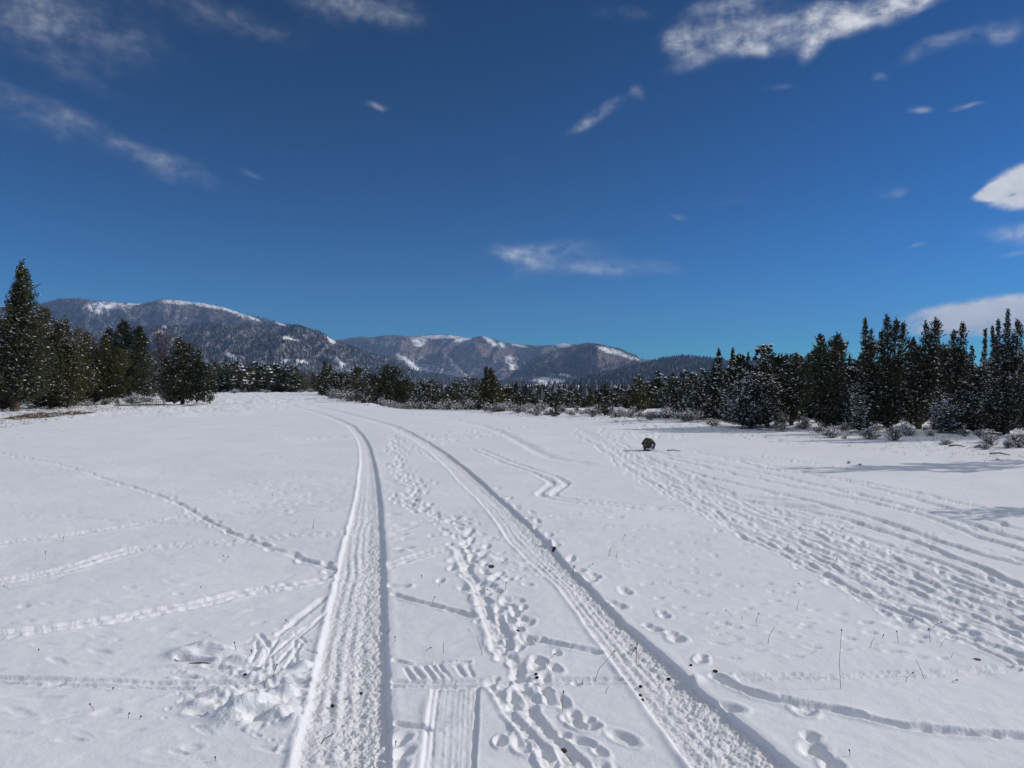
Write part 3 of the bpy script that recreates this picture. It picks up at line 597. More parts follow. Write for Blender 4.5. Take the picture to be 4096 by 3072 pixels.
def spruce_cloud(name, pts, hmin, hmax, wr, label, seed, tiers=1):
    rg = np.random.default_rng(seed); n = len(pts)
    h = rg.uniform(hmin, hmax, n); w = h * rg.uniform(wr * .7, wr * 1.3, n); a0 = rg.uniform(0, 6.28, n)
    V = np.zeros((n, 4, 3)); V[:, 0] = pts[:, :3] + np.stack([rg.normal(0, .06, n) * h, 0 * h, h], 1)
    for k in range(3):
        a = a0 + k * 2.094; V[:, k + 1] = pts[:, :3] + np.stack([np.cos(a) * w, np.sin(a) * w, -.05 * h], 1)
    i = (np.arange(n) * 4)[:, None]
    Fc = np.concatenate([i + np.array([[0, 1, 2]]), i + np.array([[0, 2, 3]]), i + np.array([[0, 3, 1]])], 0)
    frost = pts[:, 3] if pts.shape[1] > 3 else np.zeros(n)
    tint = np.clip(rg.random(n) ** 2.2 * .9 + frost * 1.2 * rg.random(n), 0, 1)
    me = mesh_np(name, V.reshape(-1, 3), Fc, M_FOREST, False, {'tint': np.repeat(tint, 4)})
    return tag(obj(name, me), label, 'forest', kind='stuff')
spruce_cloud('mountain_forest', np.concatenate(ftree_pos), 12, 25, .30, 'dark frosted conifer forest covering the far mountain slopes', 77)
# woodland on the low ground between the field and the mountains
rg = np.random.default_rng(12); n = 11000
yy = np.exp(rg.uniform(math.log(170), math.log(3600), n)); tt = rg.uniform(-1.0, 1.0, n)
pts = np.stack([tt * yy, yy, np.full(n, -2.35), .1 * rg.random(n)], 1)
spruce_cloud('valley_forest', pts, 2.0, 4.2, .42, 'low dark woodland on the valley floor beyond the snowy field', 78)

# ------------------------------------------------------------------ trees
def radius_at(kind, h):
    if kind == 'cone': return (1 - h) ** .85 * np.clip(h / .08 + .35, 0, 1)
    if kind == 'spire': return np.where(h > .5, (1 - h) / .5 * .46, .46 + (.5 - h) / .5 * .54) * np.clip(h / .08 + .4, 0, 1)
    if kind == 'round': return np.sqrt(np.clip(1 - (np.abs(h - .42) / .58) ** 2.3, 0, 1))
    return np.clip(1 - h ** 3.0, 0, 1) ** .7 * np.clip(h / .25 + .3, 0, 1)          # column
def tube(V, Fc, a, b, ra, rb, n=5):
    a = np.asarray(a, float); b = np.asarray(b, float); d = b - a; d /= np.linalg.norm(d) + 1e-9
    u = np.cross(d, (0, 0, 1.0)) if abs(d[2]) < .9 else np.cross(d, (1.0, 0, 0)); u /= np.linalg.norm(u); w = np.cross(d, u)
    s = len(V)
    for (p, r_) in ((a, ra), (b, rb)):
        for k in range(n):
            t = 2 * math.pi * k / n; V.append(p + (u * math.cos(t) + w * math.sin(t)) * r_)
    for k in range(n): Fc.append((s + k, s + (k + 1) % n, s + n + (k + 1) % n, s + n + k))
def build_tree(lobes, seed, foliage, tuft=.2, snow=.3, density=1.0, trunk_r=.12, sparse=False, snow_mat=None, low_bare=False, blades=4):
    """lobes in metres about the trunk foot: (x, y, z0, z1, radius, kind); returns trunk, crown, snow meshes"""
    rg = np.random.default_rng(seed)
    TV, TF = [], []; C = []; Dr = []; Ht = []
    zmax = max(l[3] for l in lobes)
    fork = np.array([0, 0, .12 * zmax + .05])
    tube(TV, TF, (0, 0, -.25), fork, trunk_r * 1.15, trunk_r * .85, 7)
    for (lx, ly, z0, z1, R, kind) in lobes:
        H = z1 - z0; ax0 = np.array([lx * .55, ly * .55, max(z0, .12 * zmax)]); ax1 = np.array([lx, ly, z1 - .08 * H])
        mid = np.array([lx * .9, ly * .9, z0 + .45 * H])
        rr = trunk_r * (.75 if len(lobes) < 3 else .5)
        tube(TV, TF, fork, ax0 * .5 + mid * .5, rr, rr * .6, 5); tube(TV, TF, ax0 * .5 + mid * .5, ax1, rr * .6, .012, 5)
        area = 2 * math.pi * R * H * .75
        nb = max(10, int(area / (tuft * 1.35) ** 2 * density * .31))
        h = rg.random(nb) ** (1.0 if kind in ('round', 'column') else 1.25)
        h = np.clip(h, .01, .99); a = rg.uniform(0, 2 * math.pi, nb)
        lump = 1 + .42 * (vnoise(a * 1.3 + seed, h * H / max(R, .1) * 2.2 + seed * 2) - .5) * 2
        rad = R * (radius_at(kind, h) + .03) * lump * np.where(rg.random(nb) < .12, rg.uniform(1.1, 1.4, nb), 1.0) * np.where(rg.random(nb) < .3, rg.uniform(.45, .85, nb), rg.uniform(.85, 1.1, nb))
        lean = np.clip(h, 0, 1)
        cx_ = lx * (.75 + .25 * lean); cy_ = ly * (.75 + .25 * lean)
        tip = np.stack([cx_ + rad * np.cos(a), cy_ + rad * np.sin(a), z0 + h * H], 1)
        tip[:, 2] += rg.normal(0, .03 * H, nb) + .10 * rad
        drop = np.minimum(.55 * rad + .1, .5 * H)
        root = np.stack([cx_ * np.ones(nb), cy_ * np.ones(nb), np.maximum(z0 + h * H - drop * (1.1 if kind != 'cone' else .35), .1)], 1)
        for j in range(0, nb, 3 if sparse else 6): tube(TV, TF, root[j], tip[j], .010 + .02 * R, .006, 3)
        m = int(9 * (.75 if sparse else 1.0))
        f = 1 - rg.random((nb, m)) ** 1.15 * .66
        c = root[:, None] + (tip - root)[:, None] * f[..., None] + rg.normal(0, tuft * .55, (nb, m, 3)) * (1.35 - f[..., None] * .8)
        d = (tip - root); d /= np.linalg.norm(d, axis=1)[:, None] + 1e-9
        d = d[:, None] * np.ones((1, m, 1)) + np.array([0, 0, .55 if kind != 'cone' else .3])
        C.append(c.reshape(-1, 3)); Dr.append(d.reshape(-1, 3)); Ht.append(np.repeat(rg.random(nb), m))
        # leader tuft line on pointed tops
        if kind in ('cone', 'spire') :
            k = 14; c = np.stack([lx + rg.normal(0, .02, k), ly + rg.normal(0, .03, k), z1 + .02 * H - np.linspace(0, .22, k) * H * .6], 1)
            C.append(c); Dr.append(np.tile([[0, 0, 1.8]], (k, 1)) + rg.normal(0, .4, (k, 3))); Ht.append(np.full(k, .9))
    C = np.concatenate(C); Dr = np.concatenate(Dr); Ht = np.concatenate(Ht); n = len(C)
    C[:, 2] = np.maximum(C[:, 2], .05)
    nb_ = blades if not sparse else 3
    dd = Dr[:, None] + rg.normal(0, .75, (n, nb_, 3)); dd /= np.linalg.norm(dd, axis=2)[..., None]
    L = tuft * rg.uniform(.55, 1.25, (n, nb_, 1)) * (1.35 if sparse else 1)
    sd_ = np.cross(dd, rg.normal(0, 1, (n, nb_, 3))); sd_ /= np.linalg.norm(sd_, axis=2)[..., None] + 1e-9
    w = L * (.06 if sparse else .31)
    base = C[:, None] - dd * L * .3
    V = np.stack([base - sd_ * w * .5, C[:, None] + dd * L * .2 + sd_ * w, C[:, None] + dd * L], 2).reshape(-1, 3)
    Fc = np.arange(len(V)).reshape(-1, 3)
    tint = np.repeat(np.clip(Ht * .6 + rg.random(n) * .4, 0, 1), nb_ * 3)
    crown = mesh_np('crown', V, Fc, foliage, False, {'tint': tint})
    trunk = mesh_np('trunk', TV, TF, M_BARK, True)
    sm = None
    if snow > 0:
        outw = np.clip(.5 - C[:, 0] / (max(l[4] for l in lobes) * 3), .15, 1)      # the sunny side has shed more
        pick = rg.random(n) < snow * .50 * (.30 + outw) * np.clip((1 - Ht) * 1.9 - .35, .05, 1.2)
        pc = C[pick]; k = len(pc)
        if k:
            sz = tuft * rg.uniform(.4, 1.1, k); an = rg.uniform(0, math.pi, k)
            ex = np.stack([np.cos(an), np.sin(an), rg.normal(0, .25, k)], 1); ey = np.stack([-np.sin(an), np.cos(an), rg.normal(-.15, .3, k)], 1)
            top = pc + Dr[pick] * tuft * .25; top[:, 2] += tuft * .20
            e = sz[:, None] * ex; g = sz[:, None] * ey * .55; up = np.stack([0 * sz, 0 * sz, sz * .42], 1)
            dn = np.array([0, 0, -1]) * (sz * .18)[:, None]
            V = np.stack([top + e * 1.25, top + g * .8 + dn, top - e * 1.25 + dn, top - g * .8, top + up], 1).reshape(-1, 3)
            i = (np.arange(k) * 5)[:, None]
            Fc = np.concatenate([i + np.array([[a_, b_, 4]]) for a_, b_ in ((0, 1), (1, 2), (2, 3), (3, 0))], 0)
            sm = mesh_np('snow_load', V, Fc, M_SNOW, True)
    return trunk, crown, sm
def place(name, meshes, loc, label, cat, group=None, scale=(1, 1, 1), rot=0):
    e = empty(name, loc); e.rotation_euler.z = rot; e.scale = scale
    tag(e, label, cat, group)
    for nm, m_ in zip(('trunk', 'crown', 'snow_load'), meshes):
        if m_ is not None:
            o = obj(nm, m_, e)
            if nm == 'snow_load': o['kind'] = 'stuff'
    return e
def px_tree(name, base, lobes, label, foliage, seed, tuft_px=5.2, snow=.3, group=None, density=1.0, sparse=False, cat='tree', tr=None, blades=4, z_extra=0):
    """base = foot in photo pixels; lobes = (u, vtop, vbottom, half width, kind[, depth m])"""
    x, y = ground_px(*base); k = y / F; rg = np.random.default_rng(seed); L = []
    for l in lobes:
        R = l[3] * k
        z0, z1 = (base[1] - l[2]) * k, (base[1] - l[1]) * k
        dy = l[5] if len(l) > 5 else rg.uniform(-.5, .5) * R
        L.append(((l[0] - base[0]) * k * (1 + dy / y), dy, max(z0, .03), z1 * (1 + dy / y), R, l[4]))
    ms = build_tree(L, seed, foliage, tuft=tuft_px * k, snow=snow, density=density, trunk_r=tr or .05 + .012 * max(l[3] for l in L), sparse=sparse, blades=blades)
    return place(name, ms, (x, y, gz(x, y) - .03), label, cat, group)

# -- left clump
px_tree('pine_tree', (59, 1652), [(84, 1079, 1590, 150, 'cone'), (42, 1160, 1500, 66, 'cone'), (120, 1180, 1500, 62, 'cone'), (20, 1290, 1595, 110, 'round'), (100, 1280, 1590, 95, 'cone'), (-70, 1250, 1600, 110, 'cone'), (-30, 1400, 1605, 140, 'round')],
        'tallest tree at the left edge, a pointed dark green conifer with a bare trunk foot', M_GREEN, 1, 6.0, .34, density=1.15, tr=.24)
px_tree('juniper_tree', (205, 1640), [(185, 1235, 1520, 62, 'column'), (150, 1290, 1600, 90, 'round'), (235, 1290, 1600, 85, 'round'), (300, 1380, 1625, 62, 'round'), (200, 1400, 1630, 120, 'round')],
        'broad snow-flecked green juniper just right of the tallest pointed tree', M_OLIVE, 2, 5.6, .42, density=1.1)
px_tree('juniper_tree', (375, 1622), [(360, 1335, 1560, 70, 'column'), (430, 1345, 1590, 62, 'cone'), (470, 1400, 1580, 55, 'round'), (345, 1420, 1605, 85, 'round')],
        'olive green spreading juniper with bare lower branches in the left clump', M_OLIVE, 3, 5.2, .22, density=1.1)
px_tree('juniper_tree', (500, 1600), [(484, 1289, 1560, 58, 'column'), (440, 1320, 1560, 45, 'round'), (545, 1310, 1560, 52, 'column'), (580, 1340, 1560, 40, 'round')],
        'round-topped near black juniper rising behind the left clump', M_GREEN, 4, 5.0, .14, density=1.1)
px_tree('dead_tree', (655, 1592), [(658, 1322, 1500, 48, 'round'), (625, 1310, 1480, 30, 'column'), (640, 1400, 1570, 50, 'round')], 'thin russet bare tree between the black juniper and the wide low one', M_RED, 5, 6.0, 0.0, sparse=True, density=.8)
px_tree('dead_tree', (318, 1612), [(315, 1312, 1500, 36, 'round')], 'reddish dead crown showing behind the olive juniper', M_RED, 6, 5.5, .05, sparse=True)
px_tree('pinyon_tree', (565, 1597), [(560, 1420, 1590, 52, 'round'), (605, 1440, 1592, 42, 'round'), (520, 1470, 1592, 40, 'round')], 'small blue-green tree crusted with snow in the shade of the left clump', M_BLUE, 7, 4.2, .95, density=1.0)
px_tree('juniper_tree', (730, 1622), [(722, 1357, 1570, 50, 'column'), (745, 1380, 1590, 52, 'round'), (800, 1402, 1570, 22, 'column'), (795, 1450, 1598, 50, 'round'), (850, 1445, 1605, 36, 'round'), (670, 1430, 1590, 45, 'round'), (690, 1480, 1600, 70, 'round')],
        'wide dark juniper on a short trunk at the right end of the left clump', M_GREEN, 8, 4.6, .26, density=1.15, tr=.16)

# -- right stand
RS = [
 ((2850, 1688), [(2878, 1404, 1560, 26, 'spire'), (2868, 1450, 1690, 62, 'cone'), (2830, 1520, 1690, 60, 'round'), (2790, 1560, 1690, 45, 'round')], M_BLUE, .55, 'pine_tree', 'conifer whose bent thin top leans to the right, first tall one of the right stand'),
 ((2940, 1695), [(2936, 1401, 1570, 24, 'spire'), (2940, 1480, 1690, 50, 'cone')], M_GREEN, .45, 'pine_tree', 'slim pointed conifer with a straight green tip next to the bent-topped one'),
 ((3000, 1718), [(3025, 1495, 1690, 62, 'round'), (2960, 1530, 1700, 48, 'round'), (3085, 1510, 1690, 50, 'round'), (3020, 1600, 1715, 95, 'round')], M_BLUE, 1.0, 'pinyon_tree', 'heavily snow-crusted round pinyon in front of the pointed conifers'),
 ((3070, 1712), [(3059, 1403, 1560, 36, 'cone'), (3050, 1440, 1700, 55, 'column')], M_GREEN, .5, 'pine_tree', 'broad-tipped conifer standing behind the snow-crusted round pinyon'),
 ((3165, 1712), [(3139, 1426, 1600, 34, 'cone'), (3182, 1417, 1560, 17, 'column'), (3160, 1490, 1700, 55, 'round'), (3215, 1450, 1690, 30, 'column')], M_GREEN, .4, 'pine_tree', 'short twin-tipped conifer left of the big round-topped juniper'),
 ((3300, 1722), [(3282, 1345, 1600, 34, 'column'), (3350, 1345, 1600, 38, 'column'), (3268, 1400, 1690, 40, 'column'), (3330, 1420, 1710, 70, 'round')], M_GREEN, .26, 'juniper_tree', 'big dark juniper with a split flat round top in the right stand'),
 ((3374, 1722), [(3345, 1560, 1715, 50, 'round'), (3400, 1540, 1715, 45, 'round')], M_BLUE, .8, 'pinyon_tree', 'low snowy blue-green tree in front of the split-topped juniper'),
 ((3470, 1718), [(3464, 1286, 1470, 20, 'spire'), (3488, 1330, 1490, 14, 'column'), (3470, 1400, 1600, 30, 'column'), (3500, 1460, 1700, 55, 'round')], M_GREEN, .42, 'juniper_tree', 'narrow pointed juniper spire standing alone left of the tall cluster'),
 ((3560, 1722), [(3547, 1268, 1500, 21, 'column'), (3586, 1286, 1500, 21, 'column'), (3615, 1296, 1480, 15, 'column'), (3525, 1330, 1520, 15, 'column'), (3570, 1430, 1600, 45, 'round'), (3560, 1540, 1715, 70, 'round')], M_GREEN, .40, 'juniper_tree', 'tall juniper with three ragged columns and gaps between them'),
 ((3676, 1724), [(3703, 1292, 1560, 20, 'column'), (3747, 1278, 1560, 26, 'column'), (3650, 1358, 1560, 24, 'column'), (3725, 1380, 1640, 45, 'column'), (3670, 1500, 1700, 60, 'round')], M_GREEN, .40, 'juniper_tree', 'thick juniper column with a twin blunt top and a dark forked trunk foot'),
 ((3800, 1735), [(3821, 1329, 1520, 17, 'column'), (3854, 1298, 1480, 17, 'column'), (3858, 1410, 1520, 18, 'column'), (3820, 1440, 1680, 40, 'column'), (3790, 1580, 1740, 75, 'round')], M_GREEN, .45, 'juniper_tree', 'juniper with two thin columns leaning right before the blue gap'),
 ((3900, 1738), [(3895, 1392, 1560, 18, 'spire'), (3938, 1326, 1600, 17, 'spire'), (3905, 1470, 1720, 55, 'round'), (3880, 1580, 1735, 70, 'round')], M_BLUE, .6, 'pine_tree', 'snowy conifer with two small spires right of the blue gap'),
 ((4025, 1752), [(4033, 1250, 1470, 24, 'spire'), (3993, 1290, 1500, 18, 'spire'), (3970, 1316, 1500, 14, 'spire'), (4064, 1292, 1500, 22, 'column'), (4020, 1400, 1660, 58, 'round'), (4030, 1540, 1745, 90, 'round')], M_BLUE, .62, 'pine_tree', 'tallest snowy conifer at the right edge with a needle-thin top'),
 ((4150, 1758), [(4125, 1310, 1560, 35, 'column'), (4170, 1300, 1650, 50, 'cone'), (4140, 1480, 1745, 90, 'round')], M_BLUE, .6, 'pine_tree', 'conifer cut off by the right edge of the picture'),
 ((3440, 1738), [(3430, 1585, 1732, 42, 'round')], M_BLUE, .9, 'pinyon_tree', 'small snow-crusted bushy tree before the lone spire'),
 ((3830, 1748), [(3790, 1600, 1745, 50, 'round'), (3850, 1620, 1745, 50, 'round')], M_BLUE, .85, 'pinyon_tree', 'low bushy snow-flecked tree at the foot of the two leaning columns'),
]
for i, (b, l, m_, sn, nm, lab) in enumerate(RS):
    l = [(q[0], q[1], q[2] - 12, q[3] * (1.45 if q[3] < 40 else 1.22), 'cone' if q[4] == 'spire' and q[3] < 22 else q[4]) for q in l]
    px_tree(nm, b, l, lab, m_, 40 + i, 5.4, sn, density=1.05)

# -- middle tree line: the ones that stand out
MS = [
 ((1350, 1596), [(1335, 1492, 1590, 32, 'round'), (1375, 1500, 1590, 30, 'round')], M_BLUE, .8, 'juniper_tree', 'snow-dusted juniper at the left tip of the middle tree line'),
 ((1300, 1585), [(1292, 1494, 1580, 24, 'round')], M_GREEN, .3, 'juniper_tree', 'small dark juniper just right of the opening in the tree line'),
 ((1430, 1600), [(1425, 1480, 1595, 36, 'column')], M_GREEN, .35, 'juniper_tree', 'narrow dark juniper left of the large domed tree in the middle line'),
 ((1462, 1611), [(1462, 1500, 1608, 30, 'round')], M_BLUE, .6, 'juniper_tree', 'front juniper with a pinched foot standing before the large domed tree'),
 ((1560, 1606), [(1544, 1444, 1590, 46, 'round'), (1580, 1450, 1600, 46, 'round'), (1500, 1480, 1600, 42, 'round'), (1620, 1500, 1605, 38, 'round')], M_GREEN, .26, 'juniper_tree', 'large domed dark juniper, biggest of the middle tree line'),
 ((1715, 1622), [(1690, 1505, 1620, 36, 'round'), (1735, 1500, 1615, 34, 'round')], M_BLUE, .85, 'pinyon_tree', 'frosted grey-green pinyon right of the large domed tree'),
 ((1828, 1615), [(1828, 1497, 1600, 34, 'round')], M_GREEN, .25, 'juniper_tree', 'round dark juniper crown left of the upright pinyon'),
 ((1880, 1632), [(1880, 1508, 1628, 38, 'round')], M_BLUE, .8, 'pinyon_tree', 'snow-crusted tree leaning on the left side of the upright pinyon'),
 ((1950, 1640), [(1945, 1478, 1636, 34, 'cone'), (1965, 1485, 1630, 30, 'column'), (1955, 1520, 1638, 46, 'round')], M_OLIVE, .3, 'pinyon_tree', 'upright olive-dark pinyon with a ragged double tip in the middle line'),
 ((2066, 1622), [(2064, 1514, 1615, 24, 'spire'), (2090, 1560, 1620, 34, 'round')], M_GREEN, .35, 'pine_tree', 'small pointed conifer right of the upright olive pinyon'),
 ((2222, 1668), [(2222, 1602, 1666, 21, 'column')], M_GREEN, .3, 'pinyon_tree', 'waist-high young conifer standing at the very edge of the open snow'),
 ((2420, 1672), [(2418, 1605, 1670, 26, 'round')], M_BLUE, .45, 'pinyon_tree', 'squat young conifer among snowy brush left of the cone-shaped pinyon'),
 ((2555, 1656), [(2555, 1520, 1652, 36, 'column'), (2553, 1560, 1654, 38, 'round')], M_OLIVE, .35, 'pinyon_tree', 'neat cone-shaped olive pinyon in the low brush right of centre'),
 ((2690, 1662), [(2688, 1523, 1655, 34, 'round'), (2725, 1540, 1660, 34, 'round')], M_BLUE, .7, 'pinyon_tree', 'bushy snow-flecked pinyon between the cone-shaped one and the right stand'),
 ((2768, 1672), [(2765, 1520, 1668, 34, 'round')], M_GREEN, .6, 'pinyon_tree', 'dark rounded pinyon touching the left flank of the bent-topped conifer'),
 ((1215, 1570), [(1210, 1488, 1566, 36, 'round'), (1235, 1500, 1568, 30, 'round')], M_TAN, 0.0, 'bare_shrub', 'pale tan leafless shrub by the opening in the far tree line'),
]
for i, (b, l, m_, sn, nm, lab) in enumerate(MS):
    l = [(q[0], q[1] - (8 if q[3] > 23 else 0), q[2], q[3] * (1.28 if q[3] > 23 and m_ is not M_TAN else 1.1), q[4]) for q in l]
    px_tree(nm, b, l, lab, m_, 80 + i, 5.0, sn * .7, density=1.0, sparse=(m_ is M_TAN), cat='shrub' if m_ is M_TAN else 'tree', blades=4)

# -- tree-line fill from shared models
protos = []
for i in range(9):
    rg = np.random.default_rng(300 + i); R = rg.uniform(.9, 1.25)
    nl = rg.integers(2, 4); L = [(rg.normal(0, .35), rg.normal(0, .3), .1, 2.2 + rg.uniform(0, .8), R * rg.uniform(.55, .8), ['round', 'column', 'round'][i % 3]) for _ in range(nl)] + [(0, 0, .08, 1.9, R, 'round')]
    if i in (3, 7): L.append((0, 0, .8, 3.3, .55, 'cone'))
    protos.append(build_tree(L, 300 + i, [M_GREEN, M_BLUE, M_BLUE, M_GREEN, M_OLIVE][i % 5], tuft=.17, snow=[.2, .3, .45, .2, .15][i % 5], density=.8, blades=4))
MARKS = [(0, 'the tallest pointed tree'), (375, 'the olive juniper'), (730, 'the wide juniper'), (960, 'the far left bend'), (1210, 'the tan leafless shrub'), (1350, 'the opening'), (1560, 'the domed juniper'), (1828, 'the round dark crown'), (1950, 'the olive pinyon'), (2222, 'the waist-high conifer'), (2420, 'the squat young conifer'), (2555, 'the cone-shaped pinyon'), (2700, 'the bushy pinyon'), (2870, 'the bent-topped conifer'), (3020, 'the crusted pinyon'), (3160, 'the twin-tipped conifer'), (3310, 'the split-topped juniper'), (3470, 'the lone spire'), (3580, 'the ragged columns'), (3720, 'the twin blunt column'), (3840, 'the leaning columns'), (4030, 'the needle-topped conifer')]
def where(u):
    m_ = min(MARKS, key=lambda q: abs(q[0] - u)); d = u - m_[0]
    return ('in line with ' if abs(d) < 28 else 'left of ' if d < 0 else 'right of ') + m_[1]
def fill(n, u0, u1, v0, v1, hfun, seed, label, group, ybehind=None):
    rg = np.random.default_rng(seed)
    for i in range(n):
        u = u0 + (u1 - u0) * (i + rg.uniform(.1, .9)) / n; v = rg.uniform(v0(u), v1(u)) if callable(v0) else rg.uniform(v0, v1)
        x, y = ground_px(u, v); hp = hfun(u) * rg.uniform(.85, 1.3); k = hp / F * y / 2.75; kw = k * rg.uniform(.85, 1.25)
        pi = int(rg.integers(0, 9)); r_ = hp / hfun(u)
        lab = ('short ' if r_ < .98 else 'tall ' if r_ > 1.15 else '') + ['lightly snowed dark', 'well snowed blue-green', 'thickly snowed blue-green', 'lightly snowed dark', 'snowless olive'][pi % 5] + ' ' + label + ', ' + where(u)
        place('juniper_tree', protos[pi], (x, y, gz(x, y) - .05), lab, 'tree', group + ', ' + where(u), (kw, kw, k), rg.uniform(0, 6.28))
# far line behind the left opening
fill(17, 868, 1200, 1564, 1572, lambda u: np.interp(u, [880, 1000, 1100, 1200], [98, 88, 84, 82]), 1, 'juniper in the distant row', 'junipers in the distant row')
fill(14, 870, 1290, 1556, 1560, lambda u: 78, 8, 'juniper behind the distant row', 'juniper tops behind the distant row')
fill(8, 1290, 1500, 1578, 1588, lambda u: 92, 2, 'juniper in the middle line', 'junipers filling the line left of the domed tree')
fill(12, 1600, 1900, 1588, 1606, lambda u: 92, 3, 'juniper in the middle line', 'junipers between the domed tree and the upright pinyon')
fill(26, 1980, 2540, 1600, 1634, lambda u: np.interp(u, [1980, 2100, 2300, 2540], [88, 78, 74, 80]), 4, 'juniper in the low line', 'low junipers in the middle line')
fill(26, 2000, 2560, 1577, 1594, lambda u: 40, 14, 'juniper behind the middle line', 'juniper tops behind the low middle line')
fill(12, 2580, 2860, 1622, 1645, lambda u: np.interp(u, [2560, 2700, 2850], [88, 105, 130]), 5, 'juniper beside the right stand', 'junipers beside the right stand')
fill(22, 2860, 4200, 1660, 1690, lambda u: np.interp(u, [2860, 3100, 3300, 3600, 4200], [190, 190, 230, 210, 220]), 6, 'juniper inside the right stand', 'junipers inside the right stand')
fill(12, 4230, 5300, 1700, 1735, lambda u: 230, 26, 'juniper beyond the right edge', 'junipers beyond the right edge')
fill(7, -260, 560, 1590, 1602, lambda u: np.interp(u, [-260, 560], [210, 200]), 7, 'juniper behind the left clump', 'junipers behind the left clump')
loose = build_tree([(0, 0, .4, 2.7, .8, 'round'), (.5, .2, .3, 2.1, .6, 'column'), (-.5, 0, .3, 1.9, .6, 'round')], 77, M_GREEN, tuft=.17, snow=.3, density=.42, blades=4)
# two trees just outside the frame on the right; their shadows lie across the snow
for (x, y, s_, lab) in ((13.2, 15.7, 1.5, 'juniper outside the right edge whose shadow lies across the trampled snow'), (10.6, 10.4, 1.0, 'small juniper outside the right edge casting the nearest shadow')):
    place('juniper_tree', loose, (x, y, gz(x, y) - .05), lab, 'tree', None, (s_ * .8, s_ * .8, s_), .5)

# -- sagebrush and bare shrubs
def build_shrub(seed, sagem, snow, n=70, r0=.5, h0=.5):
    rg = np.random.default_rng(seed); V, T = [], []; SV = []
    P0 = np.zeros((n, 3)); P0[:, :2] = rg.normal(0, .07, (n, 2))
    a = rg.uniform(0, 6.28, n); e = rg.uniform(.25, 1.45, n); L = rg.uniform(.6, 1.0, n)
    tip = np.stack([np.cos(a) * np.cos(e) * r0 * L, np.sin(a) * np.cos(e) * r0 * L, np.sin(e) * h0 * L + .04], 1)
    tris = []
    def blade(p, q, w):
        d = q - p; s_ = np.cross(d, rg.normal(0, 1, 3)); s_ /= np.linalg.norm(s_) + 1e-9
        tris.append((p - s_ * w, p + s_ * w, q))
    for p, q in zip(P0, tip):
        mid = p + (q - p) * .5 + rg.normal(0, .03, 3); blade(p, mid, .010); blade(mid, q, .007)
        for _ in range(7):
            s0 = p + (q - p) * rg.uniform(.4, 1); s1 = s0 + (q - p) * .25 + rg.normal(0, .07, 3); blade(s0, s1, .008)
            if rg.random() < snow:
                sz = rg.uniform(.015, .045); c = s1; c = c + np.array([0, 0, .01]); an = rg.uniform(0, 3.14)
                ex = np.array([math.cos(an), math.sin(an), rg.normal(0, .3)]) * sz; ey = np.array([-math.sin(an), math.cos(an), rg.normal(0, .3)]) * sz * .6
                SV.append((c + ex, c + ey, c - ex, c - ey, c + np.array([0, 0, sz * .6])))
    T = np.array(tris).reshape(-1, 3)
    tw = mesh_np('twigs', T, np.arange(len(T)).reshape(-1, 3), sagem, False, {'tint': np.repeat(rg.random(len(T) // 3), 3)})
    sm = None
    if SV:
        k = len(SV); i = (np.arange(k) * 5)[:, None]
        sm = mesh_np('snow_load', np.array(SV).reshape(-1, 3), np.concatenate([i + np.array([[p, q, 4]]) for p, q in ((0, 1), (1, 2), (2, 3), (3, 0))], 0), M_SNOW, True)
    return tw, sm
shr = [build_shrub(500 + i, M_SAGE, .5 if i % 2 else .3) for i in range(5)] + [build_shrub(510, M_TAN, .25, 60), build_shrub(511, M_SAGE, .5, 60)]
def put_shrub(u, v, wpx, hpx, pi, label, group=None, seed=0, name='sagebrush'):
    if group:
        label = ('tall ' if hpx > 38 else 'low ' if hpx < 28 else '') + ('wide ' if wpx > 32 else 'narrow ' if wpx < 24 else '') + ['well snowed', 'thickly snowed', 'well snowed', 'thickly snowed', 'well snowed', 'pale leafless', 'half-bare'][pi] + ' ' + label + ', ' + where(u); group = group + ', ' + where(u)
    x, y = ground_px(u, v); k = y / F
    e = empty(name, (x, y, gz(x, y) - .03)); e.scale = (wpx * k / .45, wpx * k / .45, hpx * k / .5); e.rotation_euler.z = seed * 1.7
    tag(e, label, 'shrub', group)
    obj('twigs', shr[pi][0], e)
    if shr[pi][1]: tag(obj('snow_load', shr[pi][1], e), kind='stuff')
for i, (u, v, w, h, pi, lab) in enumerate([
    (3327, 1752, 42, 44, 1, 'rounded snow-laden sagebrush below the split-topped juniper'), (3476, 1758, 52, 42, 3, 'wide snow-laden sagebrush below the lone juniper spire'), (3578, 1765, 42, 52, 0, 'dark-footed snowy sagebrush, third from the left of the front row'),
    (3633, 1752, 40, 40, 1, 'pale snowy sagebrush right behind the dark-footed one'), (3719, 1752, 22, 22, 3, 'small snow tuft bush beside the forked trunk foot'), (3954, 1778, 40, 46, 2, 'snowy sagebrush left of the right-edge pair'),
    (4075, 1795, 60, 54, 4, 'large tangled snowy sagebrush at the right edge'), (3215, 1722, 30, 52, 5, 'small leafless snow-tipped bush under the twin-tipped conifer'), (3128, 1716, 34, 60, 6, 'upright bare snowy shrub beneath the snow-crusted pinyon'),
    (3990, 1838, 18, 10, 2, 'flattened twiggy brush on the snow near the right edge'), (2755, 1682, 34, 28, 3, 'snowy sagebrush left of the bent-topped conifer'), (2670, 1684, 42, 36, 1, 'snowy sagebrush below the bushy pinyon'),
    (3440, 1858, 14, 12, 0, 'little snow-tufted weed standing on the open snow'), (3395, 1850, 10, 16, 6, 'thin upright weed beside the little snow-tufted one')]):
    put_shrub(u, v, w, h, pi, lab, None, i)
rg = np.random.default_rng(44)
def edge_v(u): return np.interp(u, [1290, 1450, 1700, 1900, 2200, 2500, 2800, 3100, 3500, 4096], [1596, 1612, 1626, 1644, 1668, 1680, 1698, 1724, 1745, 1790])
